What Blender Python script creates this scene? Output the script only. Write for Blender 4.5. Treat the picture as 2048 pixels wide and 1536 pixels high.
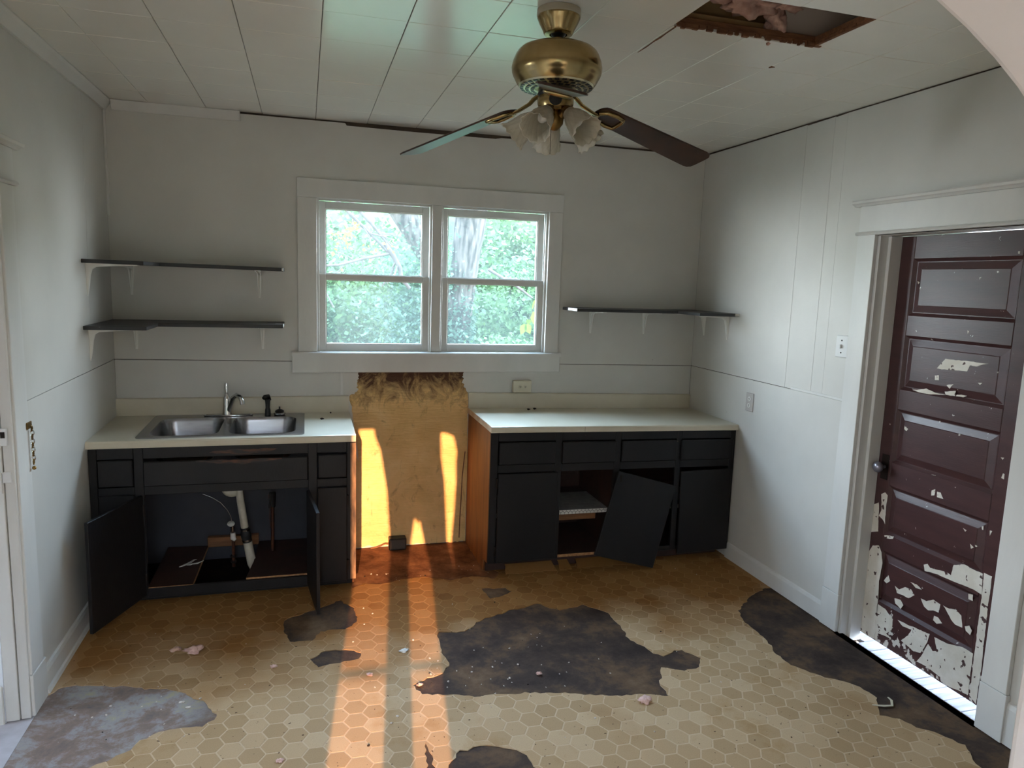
import bpy, bmesh, math, random
import numpy as np
from math import sin, cos, pi, radians, sqrt, atan2
from mathutils import Vector, Matrix, noise
from mathutils.geometry import delaunay_2d_cdt

for o in list(bpy.data.objects):
    bpy.data.objects.remove(o)
scn = bpy.context.scene
COL = scn.collection
random.seed(7)

# ------------------------------------------------------------------ camera
CAM = Vector((1.04885, -4.50281, 1.73744))
yaw, pitch, roll, fpx = 0.2835, 0.142, 0.0331, 1426.4
fw = Vector((sin(yaw) * cos(pitch), cos(yaw) * cos(pitch), -sin(pitch)))
rt = Vector((cos(yaw), -sin(yaw), 0))
up = rt.cross(fw)
r2 = cos(roll) * rt + sin(roll) * up
u2 = -sin(roll) * rt + cos(roll) * up
cd = bpy.data.cameras.new('camera')
cd.sensor_width = 36
cd.lens = fpx / 2048 * 36
cd.clip_start = .02
cam = bpy.data.objects.new('camera', cd)
M = Matrix((r2, u2, -fw)).transposed().to_4x4()
M.translation = CAM
cam.matrix_world = M
COL.objects.link(cam)
scn.camera = cam

# ------------------------------------------------------------------ sky, sun, exposure
SKY, SUN_E, EXPO = 34.0, 8.8, 0.35
SLOPE, TAN = 0.125, 0.28          # the sun's drift to the right and its fall, per metre towards the back wall
w = bpy.data.worlds.new('sky')
scn.world = w
w.use_nodes = True
nt = w.node_tree
nt.nodes.clear()
tc = nt.nodes.new('ShaderNodeTexCoord')
sx = nt.nodes.new('ShaderNodeSeparateXYZ')
rp = nt.nodes.new('ShaderNodeValToRGB')
rp.color_ramp.elements[0].position = 0.0
rp.color_ramp.elements[0].color = (.86, .93, 1, 1)
rp.color_ramp.elements[1].position = .6
rp.color_ramp.elements[1].color = (.50, .71, 1, 1)
bg = nt.nodes.new('ShaderNodeBackground')
bg.inputs[1].default_value = SKY
wo = nt.nodes.new('ShaderNodeOutputWorld')
nt.links.new(tc.outputs['Generated'], sx.inputs[0])
nt.links.new(sx.outputs[2], rp.inputs[0])
nt.links.new(rp.outputs[0], bg.inputs[0])
nt.links.new(bg.outputs[0], wo.inputs[0])

sd = bpy.data.lights.new('sun', 'SUN')
sd.energy = SUN_E
sd.angle = radians(.3)
sd.color = (1, .54, .28)
so = bpy.data.objects.new('sun', sd)
so.rotation_euler = Vector((SLOPE, 1, -TAN)).to_track_quat('-Z', 'Y').to_euler()
so.location = (-2, -30, 8)
COL.objects.link(so)


def portal(name, loc, rot, sx_, sy_):
    d = bpy.data.lights.new(name, 'AREA')
    d.shape = 'RECTANGLE'
    d.size, d.size_y = sx_, sy_
    d.cycles.is_portal = True
    o = bpy.data.objects.new(name, d)
    o.location = loc
    o.rotation_euler = rot
    COL.objects.link(o)


portal('window_portal', (1.845, .16, 1.74), (radians(-90), 0, 0), 1.5, .96)
portal('front_right_portal', (5.06, -4.78, 1.45), (0, radians(90), 0), 1.7, 1.4)
portal('front_left_portal', (-3.26, -5.1, 1.45), (0, radians(-90), 0), 1.7, .8)
portal('side_room_portal', (-3.26, -2.0, 1.5), (0, radians(-90), 0), 1.0, .6)
vs = scn.view_settings
vs.view_transform = 'Standard'
vs.look = 'None'
vs.gamma = 1
vs.use_curve_mapping = False
vs.exposure = EXPO
scn.cycles.use_denoising = True
scn.cycles.max_bounces = 8
scn.cycles.diffuse_bounces = 5
scn.cycles.glossy_bounces = 3
scn.cycles.transparent_max_bounces = 12
scn.cycles.sample_clamp_indirect = 6


# ------------------------------------------------------------------ helpers
def S(r, g, b):
    f = lambda c: (c / 255 / 12.92) if c <= 10 else ((c / 255 + .055) / 1.055) ** 2.4
    return (f(r), f(g), f(b), 1)


class MB:
    def __init__(s):
        s.v, s.f = [], []

    def add(s, vs_, fs):
        n = len(s.v)
        s.v += [Vector(p) for p in vs_]
        s.f += [tuple(i + n for i in q) for q in fs]
        return s

    def box(s, x0, x1, y0, y1, z0, z1):
        x0, x1 = min(x0, x1), max(x0, x1)
        y0, y1 = min(y0, y1), max(y0, y1)
        z0, z1 = min(z0, z1), max(z0, z1)
        return s.add([(x0, y0, z0), (x1, y0, z0), (x1, y1, z0), (x0, y1, z0), (x0, y0, z1), (x1, y0, z1), (x1, y1, z1), (x0, y1, z1)],
                     [(0, 3, 2, 1), (4, 5, 6, 7), (0, 1, 5, 4), (1, 2, 6, 5), (2, 3, 7, 6), (3, 0, 4, 7)])

    def prism(s, pts, ax, a, b):
        n = len(pts)
        if ax == 'x':
            g = lambda p, t: (t, p[0], p[1])
        elif ax == 'y':
            g = lambda p, t: (p[0], t, p[1])
        else:
            g = lambda p, t: (p[0], p[1], t)
        vs_ = [g(p, a) for p in pts] + [g(p, b) for p in pts]
        fs = [tuple(range(n))[::-1], tuple(range(n, 2 * n))] + [(i, (i + 1) % n, (i + 1) % n + n, i + n) for i in range(n)]
        return s.add(vs_, fs)

    def tube(s, path, r, n=10, flat=None):
        P = [Vector(p) for p in path]
        R = r if isinstance(r, (list, tuple)) else [r] * len(P)
        t0 = (P[1] - P[0]).normalized()
        ref = Vector((0, 0, 1)) if abs(t0.z) < .9 else Vector((1, 0, 0))
        nrm = (ref - t0 * ref.dot(t0)).normalized()
        vs_, fs = [], []
        for i, p in enumerate(P):
            t = (P[min(i + 1, len(P) - 1)] - P[max(i - 1, 0)]).normalized()
            nrm = (nrm - t * nrm.dot(t)).normalized()
            bn = t.cross(nrm)
            for k in range(n):
                a = 2 * pi * k / n
                vs_.append(p + (nrm * cos(a) * (flat or 1) + bn * sin(a)) * R[i])
        for i in range(len(P) - 1):
            for k in range(n):
                a, b = i * n + k, i * n + (k + 1) % n
                fs.append((a, b, b + n, a + n))
        fs.append(tuple(range(n))[::-1])
        fs.append(tuple(range((len(P) - 1) * n, len(P) * n)))
        return s.add(vs_, fs)

    def lathe(s, prof, c, n=28, axis=None, wob=None):
        ax = Vector(axis or (0, 0, 1)).normalized()
        ref = Vector((1, 0, 0)) if abs(ax.x) < .9 else Vector((0, 1, 0))
        e1 = (ref - ax * ref.dot(ax)).normalized()
        e2 = ax.cross(e1)
        c = Vector(c)
        vs_, fs = [], []
        for j, (r, z) in enumerate(prof):
            for k in range(n):
                a = 2 * pi * k / n
                rr = r + (wob(j, a) if wob else 0)
                vs_.append(c + ax * z + (e1 * cos(a) + e2 * sin(a)) * rr)
        for j in range(len(prof) - 1):
            for k in range(n):
                a, b = j * n + k, j * n + (k + 1) % n
                fs.append((a, b, b + n, a + n))
        if prof[0][0] > 1e-4 and not wob:
            fs.append(tuple(range(n))[::-1])
        if prof[-1][0] > 1e-4 and not wob:
            fs.append(tuple(range((len(prof) - 1) * n, len(prof) * n)))
        return s.add(vs_, fs)

    def xf(s, fn, start=0):
        for i in range(start, len(s.v)):
            s.v[i] = Vector(fn(s.v[i]))
        return s


def wloc(o):
    p = Vector((0, 0, 0))
    while o:
        p += o.location
        o = o.parent
    return p


def obj(name, mb, mat, parent=None, bevel=0, smooth=None, seg=1):
    off = wloc(parent) if parent else Vector((0, 0, 0))
    me = bpy.data.meshes.new(name)
    me.from_pydata([tuple(p - off) for p in mb.v], [], mb.f)
    bm = bmesh.new()
    bm.from_mesh(me)
    if bevel:
        bmesh.ops.recalc_face_normals(bm, faces=bm.faces)
        ed = [e for e in bm.edges if len(e.link_faces) == 2 and e.calc_face_angle(0) > .5]
        bmesh.ops.bevel(bm, geom=ed, offset=bevel, segments=seg, affect='EDGES', profile=.5, clamp_overlap=True)
    bmesh.ops.recalc_face_normals(bm, faces=bm.faces)
    bm.to_mesh(me)
    bm.free()
    me.materials.append(mat)
    if smooth is not None:
        me.polygons.foreach_set('use_smooth', [True] * len(me.polygons))
        me.set_sharp_from_angle(angle=radians(smooth))
    o = bpy.data.objects.new(name, me)
    COL.objects.link(o)
    if parent:
        o.parent = parent
    return o


def tag(o, label=None, cat=None, group=None, kind=None):
    if label:
        o['label'] = label
    if cat:
        o['category'] = cat
    if group:
        o['group'] = group
    if kind:
        o['kind'] = kind
    return o


def thing(name, label, cat, loc=(0, 0, 0), group=None, kind=None):
    o = bpy.data.objects.new(name, None)
    o.empty_display_size = .05
    o.location = loc
    COL.objects.link(o)
    return tag(o, label, cat, group, kind)


def inst(src, name, loc, parent, rot=None):
    o = bpy.data.objects.new(name, src)
    o.location = Vector(loc) - (wloc(parent) if parent else Vector((0, 0, 0)))
    if rot:
        o.rotation_euler = rot
    COL.objects.link(o)
    if parent:
        o.parent = parent
    return o


# ------------------------------------------------------------------ materials
def newmat(name):
    m = bpy.data.materials.new(name)
    m.use_nodes = True
    n = m.node_tree.nodes
    return m, n, m.node_tree.links, n['Principled BSDF']


def noise_node(n, l, scale, detail=4, rough=.55, stretch=(1, 1, 1), coord='Object', dist=0):
    tc_ = n.new('ShaderNodeTexCoord')
    mp = n.new('ShaderNodeMapping')
    mp.inputs['Scale'].default_value = stretch
    no = n.new('ShaderNodeTexNoise')
    no.inputs['Scale'].default_value = scale
    no.inputs['Detail'].default_value = detail
    no.inputs['Roughness'].default_value = rough
    no.inputs['Distortion'].default_value = dist
    l.new(tc_.outputs[coord], mp.inputs[0])
    l.new(mp.outputs[0], no.inputs['Vector'])
    return no


def ramp(n, l, src, stops):
    r = n.new('ShaderNodeValToRGB')
    e = r.color_ramp.elements
    while len(e) < len(stops):
        e.new(.5)
    for q, (p, c) in zip(e, stops):
        q.position = p
        q.color = c if len(c) == 4 else (*c, 1)
    l.new(src, r.inputs[0])
    return r


def mixc(n, l, fac, a, b, mode='MIX'):
    m = n.new('ShaderNodeMix')
    m.data_type = 'RGBA'
    m.blend_type = mode
    for sock, v in ((m.inputs['Factor'], fac), (m.inputs[6], a), (m.inputs[7], b)):
        if isinstance(v, (int, float)):
            sock.default_value = v
        elif isinstance(v, tuple):
            sock.default_value = v
        else:
            l.new(v, sock)
    return m.outputs[2]


def bumpit(n, l, bs, height, strength, dist=.002):
    b = n.new('ShaderNodeBump')
    b.inputs['Strength'].default_value = strength
    b.inputs['Distance'].default_value = dist
    l.new(height, b.inputs['Height'])
    l.new(b.outputs[0], bs.inputs['Normal'])


def pmat(name, c1, c2=None, scale=6, detail=5, rough=.5, metal=0, spec=.5, bump=0, bscale=80, stretch=(1, 1, 1), lo=.35, hi=.65, speck=None, speck_s=120, speck_t=.72):
    m, n, l, b = newmat(name)
    b.inputs['Roughness'].default_value = rough
    b.inputs['Metallic'].default_value = metal
    b.inputs['Specular IOR Level'].default_value = spec
    if c2:
        no = noise_node(n, l, scale, detail, stretch=stretch)
        col = ramp(n, l, no.outputs[0], [(lo, c1), (hi, c2)]).outputs[0]
    else:
        col = None
    if speck:
        sp = noise_node(n, l, speck_s, 2)
        f = ramp(n, l, sp.outputs[0], [(speck_t, (0, 0, 0, 1)), (speck_t + .03, (1, 1, 1, 1))]).outputs[0]
        col = mixc(n, l, f, col or c1, speck)
    if col:
        l.new(col, b.inputs['Base Color'])
    else:
        b.inputs['Base Color'].default_value = c1
    if bump:
        bn = noise_node(n, l, bscale, 3, stretch=stretch)
        bumpit(n, l, b, bn.outputs[0], bump)
    return m


WALL = pmat('wall_paint', (.56, .545, .50, 1), (.615, .60, .55, 1), 2.2, 6, rough=.36, bump=.12, bscale=140, speck=(.36, .33, .29, 1), speck_s=28, speck_t=.79)
ARCHP = pmat('arch_paint', (.78, .76, .76, 1), (.83, .81, .81, 1), 3, rough=.6)
WALLB = pmat('side_room_paint', (.76, .79, .84, 1), (.80, .83, .88, 1), 3, rough=.45, bump=.3, bscale=50)
TRIM = pmat('trim_paint', (.61, .60, .565, 1), (.67, .66, .62, 1), 5, rough=.32, bump=.35, bscale=45, stretch=(1, 1, .35))
CORE = pmat('wall_core', (.05, .035, .025, 1), (.09, .06, .04, 1), 6, rough=.9)
CEIL = pmat('ceiling_paint', (.78, .75, .665, 1), (.83, .80, .715, 1), 2.5, 5, rough=.3, bump=.04, bscale=120, spec=.5)
ROOM = pmat('front_room_paint', (.76, .68, .60, 1), (.81, .73, .65, 1), 3, rough=.6)
_c = CEIL.node_tree.nodes['Principled BSDF'].inputs
_c['Coat Weight'].default_value = 1
_c['Coat IOR'].default_value = 1.65
_c['Coat Roughness'].default_value = .16
BRASS = pmat('antique_brass', S(150, 128, 84), S(178, 156, 110), 9, rough=.24, metal=1)
BRASS_D = pmat('dull_brass', S(118, 92, 52), S(140, 112, 66), 9, rough=.38, metal=1)
BLADE = pmat('walnut_blade', S(46, 28, 20), S(64, 40, 28), 14, rough=.32, stretch=(1, 1, 1))
BLACKP = pmat('black_plastic', S(14, 14, 15), rough=.35)
BLACKRUB = pmat('black_rubber', S(18, 18, 19), rough=.6)
CHROME = pmat('chrome', (.62, .62, .62, 1), rough=.12, metal=1)
STEEL = pmat('stainless_steel', (.24, .24, .25, 1), (.31, .31, .32, 1), 40, rough=.27, metal=1, stretch=(.2, 3, 1))
LAMIN = pmat('cream_laminate', S(196, 187, 165), S(208, 200, 180), 3, rough=.28, speck=S(120, 100, 80), speck_s=45, speck_t=.78)
CREAM = pmat('cream_plastic', S(205, 196, 172), rough=.35)
WHITEPL = pmat('white_plastic', S(214, 212, 205), rough=.4)
PVC = pmat('pvc_pipe', S(200, 194, 176), S(178, 170, 150), 12, rough=.4)
COPPER = pmat('old_copper', S(96, 58, 40), S(70, 44, 34), 20, rough=.5, metal=.6)
RAWWOOD = pmat('raw_wood', S(132, 88, 50), S(104, 66, 36), 7, rough=.7, stretch=(1, 1, 6), bump=.3, bscale=40)
EDGEWOOD = pmat('particle_board_edge', S(176, 132, 88), S(140, 98, 60), 60, rough=.85, bump=.4)
SIDEWOOD = pmat('stained_plywood', S(132, 80, 36), S(98, 56, 24), 5, rough=.55, stretch=(3, 3, .5), bump=.2, bscale=60)
INTER = pmat('cabinet_interior', S(62, 34, 24), S(44, 26, 20), 6, rough=.7)
INTERB = pmat('dark_blue_paint', S(38, 38, 46), S(46, 46, 54), 6, rough=.6)
SHELFBK = pmat('black_shelf_paint', S(26, 25, 26), S(38, 36, 36), 8, rough=.42, bump=.2)
ROTWOOD = pmat('rotten_lath', S(96, 60, 38), S(128, 86, 54), 18, rough=.9, stretch=(.6, 3, 3), bump=.8, bscale=50)
JOIST = pmat('old_joist', S(176, 138, 92), S(196, 162, 114), 6, rough=.85, stretch=(.4, 3, 3))
INSUL = pmat('fibre_insulation', S(172, 134, 120), S(206, 172, 156), 22, rough=1, bump=1, bscale=60)
PINK = pmat('pink_insulation', S(222, 188, 176), S(196, 158, 148), 60, rough=1, bump=1, bscale=120)
CRUMB = pmat('pale_crumb', S(214, 206, 198), S(176, 160, 146), 80, rough=.95)
CRUMBD = pmat('dark_crumb', S(36, 26, 20), rough=.95)
HARDW = pmat('painted_hardware', (.66, .66, .64, 1), rough=.35)
DARKMET = pmat('dark_metal', S(40, 32, 28), rough=.5, metal=.7)
PORCH = pmat('weathered_boards', (.17, .16, .17, 1), (.10, .095, .10, 1), 5, rough=.85, spec=.2, stretch=(1, 8, 8), bump=.6, bscale=40)
LFLOOR = pmat('grey_painted_floor', S(196, 194, 200), S(164, 160, 164), 5, rough=.7, bump=.5, bscale=30, speck=S(90, 80, 76), speck_s=40, speck_t=.76)
FRFLOOR = pmat('front_room_floor', S(120, 92, 66), S(98, 72, 50), 4, rough=.5, stretch=(1, .2, 1))
ROOFM = pmat('roof_shingle', S(70, 66, 64), S(90, 84, 80), 12, rough=.95)
MASK_CLOTH = pmat('mask_cloth', S(120, 100, 84), S(104, 86, 70), 6, rough=.95)
GROUND = pmat('leafy_ground', S(48, 58, 34), S(70, 66, 44), 5, rough=1)
BARK = pmat('rough_bark', (.010, .008, .007, 1), (.075, .062, .052, 1), 9, rough=.95, spec=.1, stretch=(2.5, 2.5, .5), bump=1, bscale=24)
TWIG = pmat('pale_twig', (.075, .062, .058, 1), (.045, .038, .034, 1), 12, rough=.9, spec=.1)


def painted_cabinet():
    m, n, l, b = newmat('worn_black_paint')
    a = noise_node(n, l, 5, 5, stretch=(1, 1, .35))
    base = ramp(n, l, a.outputs[0], [(.3, S(21, 20, 22)), (.7, S(30, 28, 29))]).outputs[0]
    s = noise_node(n, l, 34, 3)
    f = ramp(n, l, s.outputs[0], [(.755, (0, 0, 0, 1)), (.78, (1, 1, 1, 1))]).outputs[0]
    l.new(mixc(n, l, f, base, S(116, 96, 80)), b.inputs['Base Color'])
    b.inputs['Roughness'].default_value = .45
    b.inputs['Specular IOR Level'].default_value = .3
    bn = noise_node(n, l, 90, 3, stretch=(3, 3, .4))
    bumpit(n, l, b, bn.outputs[0], .25)
    return m


CABP = painted_cabinet()
WEARB = pmat('rubbed_through_paint', S(84, 48, 28), S(34, 28, 26), 22, rough=.55, stretch=(.5, 1, 2.4), lo=.42, hi=.58)


def stained_panel():
    m, n, l, b = newmat('stained_wall_board')
    tc_ = n.new('ShaderNodeTexCoord')
    sp = n.new('ShaderNodeSeparateXYZ')
    l.new(tc_.outputs['Object'], sp.inputs[0])
    a = noise_node(n, l, 3.2, 8, .68, dist=.8)
    base = ramp(n, l, a.outputs[0], [(.25, S(204, 166, 102)), (.5, S(226, 188, 126)), (.75, S(236, 204, 146))]).outputs[0]
    # rust stain that runs down from under the sill
    b2 = noise_node(n, l, 7, 8, .75, stretch=(1, 1, .8), dist=2.2)
    mr = n.new('ShaderNodeMapRange')
    mr.inputs[1].default_value = .70
    mr.inputs[2].default_value = 1.15
    mr.inputs[3].default_value = -.35
    mr.inputs[4].default_value = .42
    l.new(sp.outputs[2], mr.inputs[0])
    ad = n.new('ShaderNodeMath')
    ad.operation = 'ADD'
    l.new(mr.outputs[0], ad.inputs[0])
    l.new(b2.outputs[0], ad.inputs[1])
    f = ramp(n, l, ad.outputs[0], [(.56, (0, 0, 0, 1)), (.88, (1, 1, 1, 1))]).outputs[0]
    c = mixc(n, l, f, base, S(74, 40, 14))
    # darker fibres and blotches
    fb = noise_node(n, l, 11, 9, .72, stretch=(1, 1, .6), dist=1.2)
    f2 = ramp(n, l, fb.outputs[0], [(.30, (.62, .62, .62, 1)), (.44, (0, 0, 0, 1))]).outputs[0]
    c = mixc(n, l, f2, c, S(120, 84, 42))
    l.new(c, b.inputs['Base Color'])
    b.inputs['Roughness'].default_value = .75
    bn = noise_node(n, l, 20, 6, stretch=(.5, 1, 5))
    bumpit(n, l, b, bn.outputs[0], .8, .008)
    return m


STAIN = stained_panel()


def subfloor_mat():
    m, n, l, b = newmat('bare_subfloor')
    a = noise_node(n, l, 3.6, 11, .70, dist=.15)
    base = ramp(n, l, a.outputs[0], [(.36, S(54, 45, 42)), (.48, S(72, 60, 53)), (.58, S(98, 78, 60)), (.70, S(118, 98, 78))]).outputs[0]
    # greyer, paler adhesive by the side doorway; brown rot by the back wall
    tc_ = n.new('ShaderNodeTexCoord')
    sp = n.new('ShaderNodeSeparateXYZ')
    l.new(tc_.outputs['Object'], sp.inputs[0])
    a2 = noise_node(n, l, 5.5, 11, .74, dist=.25)
    pale = ramp(n, l, a2.outputs[0], [(.34, S(110, 102, 100)), (.47, S(134, 116, 106)), (.56, S(150, 146, 146)), (.68, S(168, 158, 122))]).outputs[0]
    mx = n.new('ShaderNodeMapRange')
    mx.inputs[1].default_value = .55
    mx.inputs[2].default_value = .85
    mx.inputs[3].default_value = 1
    mx.inputs[4].default_value = 0
    l.new(sp.outputs[0], mx.inputs[0])
    c = mixc(n, l, mx.outputs[0], base, pale)
    rot = ramp(n, l, a2.outputs[0], [(.35, S(78, 48, 32)), (.52, S(116, 78, 54)), (.68, S(148, 108, 76))]).outputs[0]
    my = n.new('ShaderNodeMapRange')
    my.inputs[1].default_value = -.78
    my.inputs[2].default_value = -.6
    l.new(sp.outputs[1], my.inputs[0])
    c = mixc(n, l, my.outputs[0], c, rot)
    l.new(c, b.inputs['Base Color'])
    b.inputs['Roughness'].default_value = .75
    b.inputs['Specular IOR Level'].default_value = .08
    bn = noise_node(n, l, 34, 6)
    bumpit(n, l, b, bn.outputs[0], .6, .004)
    return m


SUBFL = subfloor_mat()


def tile_mat(name, cols):
    m, n, l, b = newmat(name)
    oi = n.new('ShaderNodeObjectInfo')
    geo = n.new('ShaderNodeNewGeometry')
    rnd = n.new('ShaderNodeMath')
    rnd.operation = 'ADD'
    l.new(oi.outputs['Random'], rnd.inputs[0])
    l.new(geo.outputs['Random Per Island'], rnd.inputs[1])
    fr = n.new('ShaderNodeMath')
    fr.operation = 'FRACT'
    l.new(rnd.outputs[0], fr.inputs[0])
    base = ramp(n, l, fr.outputs[0], list(zip((0, .6, 1), cols))).outputs[0]
    no = n.new('ShaderNodeTexNoise')
    no.inputs['Scale'].default_value = 3.4
    no.inputs['Detail'].default_value = 7
    no.inputs['Roughness'].default_value = .68
    l.new(geo.outputs['Position'], no.inputs['Vector'])
    dirt = ramp(n, l, no.outputs[0], [(.22, (.52, .38, .25, 1)), (.32, (.86, .78, .66, 1)), (.45, (1, 1, 1, 1))]).outputs[0]
    c = mixc(n, l, 1.0, base, dirt, 'MULTIPLY')
    # dirt and counter shade together, put into the back floor colour, tan with brown rings
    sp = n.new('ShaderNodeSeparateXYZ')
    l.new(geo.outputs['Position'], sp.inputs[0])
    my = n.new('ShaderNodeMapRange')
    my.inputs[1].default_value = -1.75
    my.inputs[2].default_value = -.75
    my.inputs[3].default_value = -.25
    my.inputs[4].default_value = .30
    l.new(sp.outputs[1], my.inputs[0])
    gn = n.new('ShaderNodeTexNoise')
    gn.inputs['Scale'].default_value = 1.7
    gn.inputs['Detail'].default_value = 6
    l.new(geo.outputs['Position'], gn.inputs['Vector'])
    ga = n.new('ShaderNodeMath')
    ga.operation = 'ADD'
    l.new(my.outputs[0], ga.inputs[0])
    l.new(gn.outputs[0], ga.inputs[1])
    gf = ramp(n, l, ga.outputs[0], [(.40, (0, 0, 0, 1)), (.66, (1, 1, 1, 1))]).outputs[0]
    grime_shade = mixc(n, l, 1.0, c, (.60, .425, .245, 1), 'MULTIPLY')
    c = mixc(n, l, gf, c, grime_shade)
    f = n.new('ShaderNodeTexNoise')
    f.inputs['Scale'].default_value = 58
    f.inputs['Detail'].default_value = 3
    l.new(geo.outputs['Position'], f.inputs['Vector'])
    sk = ramp(n, l, f.outputs[0], [(.690, (0, 0, 0, 1)), (.72, (1, 1, 1, 1))]).outputs[0]
    c = mixc(n, l, sk, c, S(84, 62, 44))
    g = n.new('ShaderNodeTexNoise')
    g.inputs['Scale'].default_value = 260
    l.new(geo.outputs['Position'], g.inputs['Vector'])
    gs = ramp(n, l, g.outputs[0], [(.35, (.90, .90, .90, 1)), (.65, (1.0, 1.0, 1.0, 1))]).outputs[0]
    c = mixc(n, l, 1.0, c, gs, 'MULTIPLY')
    l.new(c, b.inputs['Base Color'])
    b.inputs['Roughness'].default_value = .65
    b.inputs['Specular IOR Level'].default_value = .06
    bumpit(n, l, b, g.outputs[0], .15, .001)
    return m


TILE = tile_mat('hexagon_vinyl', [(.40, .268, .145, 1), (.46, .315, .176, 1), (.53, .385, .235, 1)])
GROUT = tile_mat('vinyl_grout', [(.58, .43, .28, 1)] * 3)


def door_mat():
    m, n, l, b = newmat('maroon_door_paint')
    a = noise_node(n, l, 7, 5, stretch=(1, .4, 3))
    base = ramp(n, l, a.outputs[0], [(.3, S(58, 34, 34)), (.7, S(72, 44, 43))]).outputs[0]
    s = noise_node(n, l, 24, 6, .6)
    tc_ = n.new('ShaderNodeTexCoord')
    sp = n.new('ShaderNodeSeparateXYZ')
    l.new(tc_.outputs['Object'], sp.inputs[0])
    mr = n.new('ShaderNodeMapRange')
    mr.inputs[1].default_value = .26
    mr.inputs[2].default_value = .05
    mr.inputs[4].default_value = .145
    l.new(sp.outputs[2], mr.inputs[0])
    ad = n.new('ShaderNodeMath')
    ad.operation = 'ADD'
    l.new(mr.outputs[0], ad.inputs[0])
    l.new(s.outputs[0], ad.inputs[1])
    f = ramp(n, l, ad.outputs[0], [(.685, (0, 0, 0, 1)), (.695, (1, 1, 1, 1))]).outputs[0]
    l.new(mixc(n, l, f, base, S(200, 194, 184)), b.inputs['Base Color'])
    b.inputs['Roughness'].default_value = .38
    bn = noise_node(n, l, 70, 3, stretch=(1, .3, 3))
    bumpit(n, l, b, bn.outputs[0], .2)
    return m


DOORM = door_mat()
CHIP = pmat('bared_primer', S(214, 208, 196), S(196, 188, 172), 9, rough=.7, speck=S(66, 40, 36), speck_s=30, speck_t=.63)


def glass_mat():
    m, n, l, b = newmat('dusty_window_glass')
    n.remove(b)
    out = n['Material Output']
    tr = n.new('ShaderNodeBsdfTransparent')
    tr.inputs[0].default_value = (.97, .985, .975, 1)
    gl = n.new('ShaderNodeBsdfGlossy')
    gl.inputs['Roughness'].default_value = .05
    df = n.new('ShaderNodeBsdfTranslucent')
    df.inputs[0].default_value = (.8, .95, .88, 1)
    m1 = n.new('ShaderNodeMixShader')
    m1.inputs[0].default_value = .05
    m2 = n.new('ShaderNodeMixShader')
    m2.inputs[0].default_value = .017
    l.new(tr.outputs[0], m1.inputs[1])
    l.new(gl.outputs[0], m1.inputs[2])
    l.new(m1.outputs[0], m2.inputs[1])
    l.new(df.outputs[0], m2.inputs[2])
    l.new(m2.outputs[0], out.inputs[0])
    return m


GLASS = glass_mat()


def shade_mat():
    m, n, l, b = newmat('frosted_ribbed_glass')
    out = n['Material Output']
    b.inputs['Base Color'].default_value = S(206, 200, 184)
    b.inputs['Roughness'].default_value = .25
    tl = n.new('ShaderNodeBsdfTranslucent')
    tl.inputs[0].default_value = S(216, 210, 194)
    mx = n.new('ShaderNodeMixShader')
    mx.inputs[0].default_value = .45
    l.new(b.outputs[0], mx.inputs[1])
    l.new(tl.outputs[0], mx.inputs[2])
    l.new(mx.outputs[0], out.inputs[0])
    return m


SHADE = shade_mat()


def leaf_mat(name, cs, tf=.4):
    m, n, l, b = newmat(name)
    out = n['Material Output']
    geo = n.new('ShaderNodeNewGeometry')
    c = ramp(n, l, geo.outputs['Random Per Island'], [(i / (len(cs) - 1), q) for i, q in enumerate(cs)]).outputs[0]
    l.new(c, b.inputs['Base Color'])
    b.inputs['Roughness'].default_value = .55
    b.inputs['Specular IOR Level'].default_value = .12
    tl = n.new('ShaderNodeBsdfTranslucent')
    l.new(c, tl.inputs[0])
    mx = n.new('ShaderNodeMixShader')
    mx.inputs[0].default_value = tf
    l.new(b.outputs[0], mx.inputs[1])
    l.new(tl.outputs[0], mx.inputs[2])
    l.new(mx.outputs[0], out.inputs[0])
    return m


LEAF = leaf_mat('shrub_leaf', [(.026, .062, .016, 1), (.042, .090, .028, 1), (.095, .155, .070, 1), (.045, .092, .018, 1)])
IVY = leaf_mat('ivy_leaf', [(.024, .048, .026, 1), (.045, .082, .052, 1), (.09, .14, .10, 1)])
YELLOW = leaf_mat('yellow_leaf', [(.15, .085, .012, 1), (.19, .12, .02, 1), (.15, .065, .015, 1)])
FRESH = leaf_mat('fresh_leaf', [(.12, .24, .02, 1), (.16, .29, .03, 1)])

# ================================================================== the setting
W, H, NEAR = 3.687, 2.642, -3.80
BIGZ = 2.95


def struct(name, mb, mat, **k):
    return tag(obj(name, mb, mat, **k), kind='structure')


# ---- back wall: core, painted sheets, bare board
mb = MB()
mb.box(-.12, 1.115, .006, .13, -.4, BIGZ).box(2.575, W + .13, .006, .13, -.4, BIGZ)
mb.box(1.115, 2.575, .006, .13, -.4, 1.262).box(1.115, 2.575, .006, .13, 2.195, BIGZ)
wall_back = struct('wall_back', mb, CORE)


def seam(x):
    return 1.2265 - (x / W) * .039


def sheet(name, pts, ax, a, b, parent, mat=WALL):
    return obj(name, MB().prism(pts, ax, a, b), mat, parent, bevel=.0012)


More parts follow.
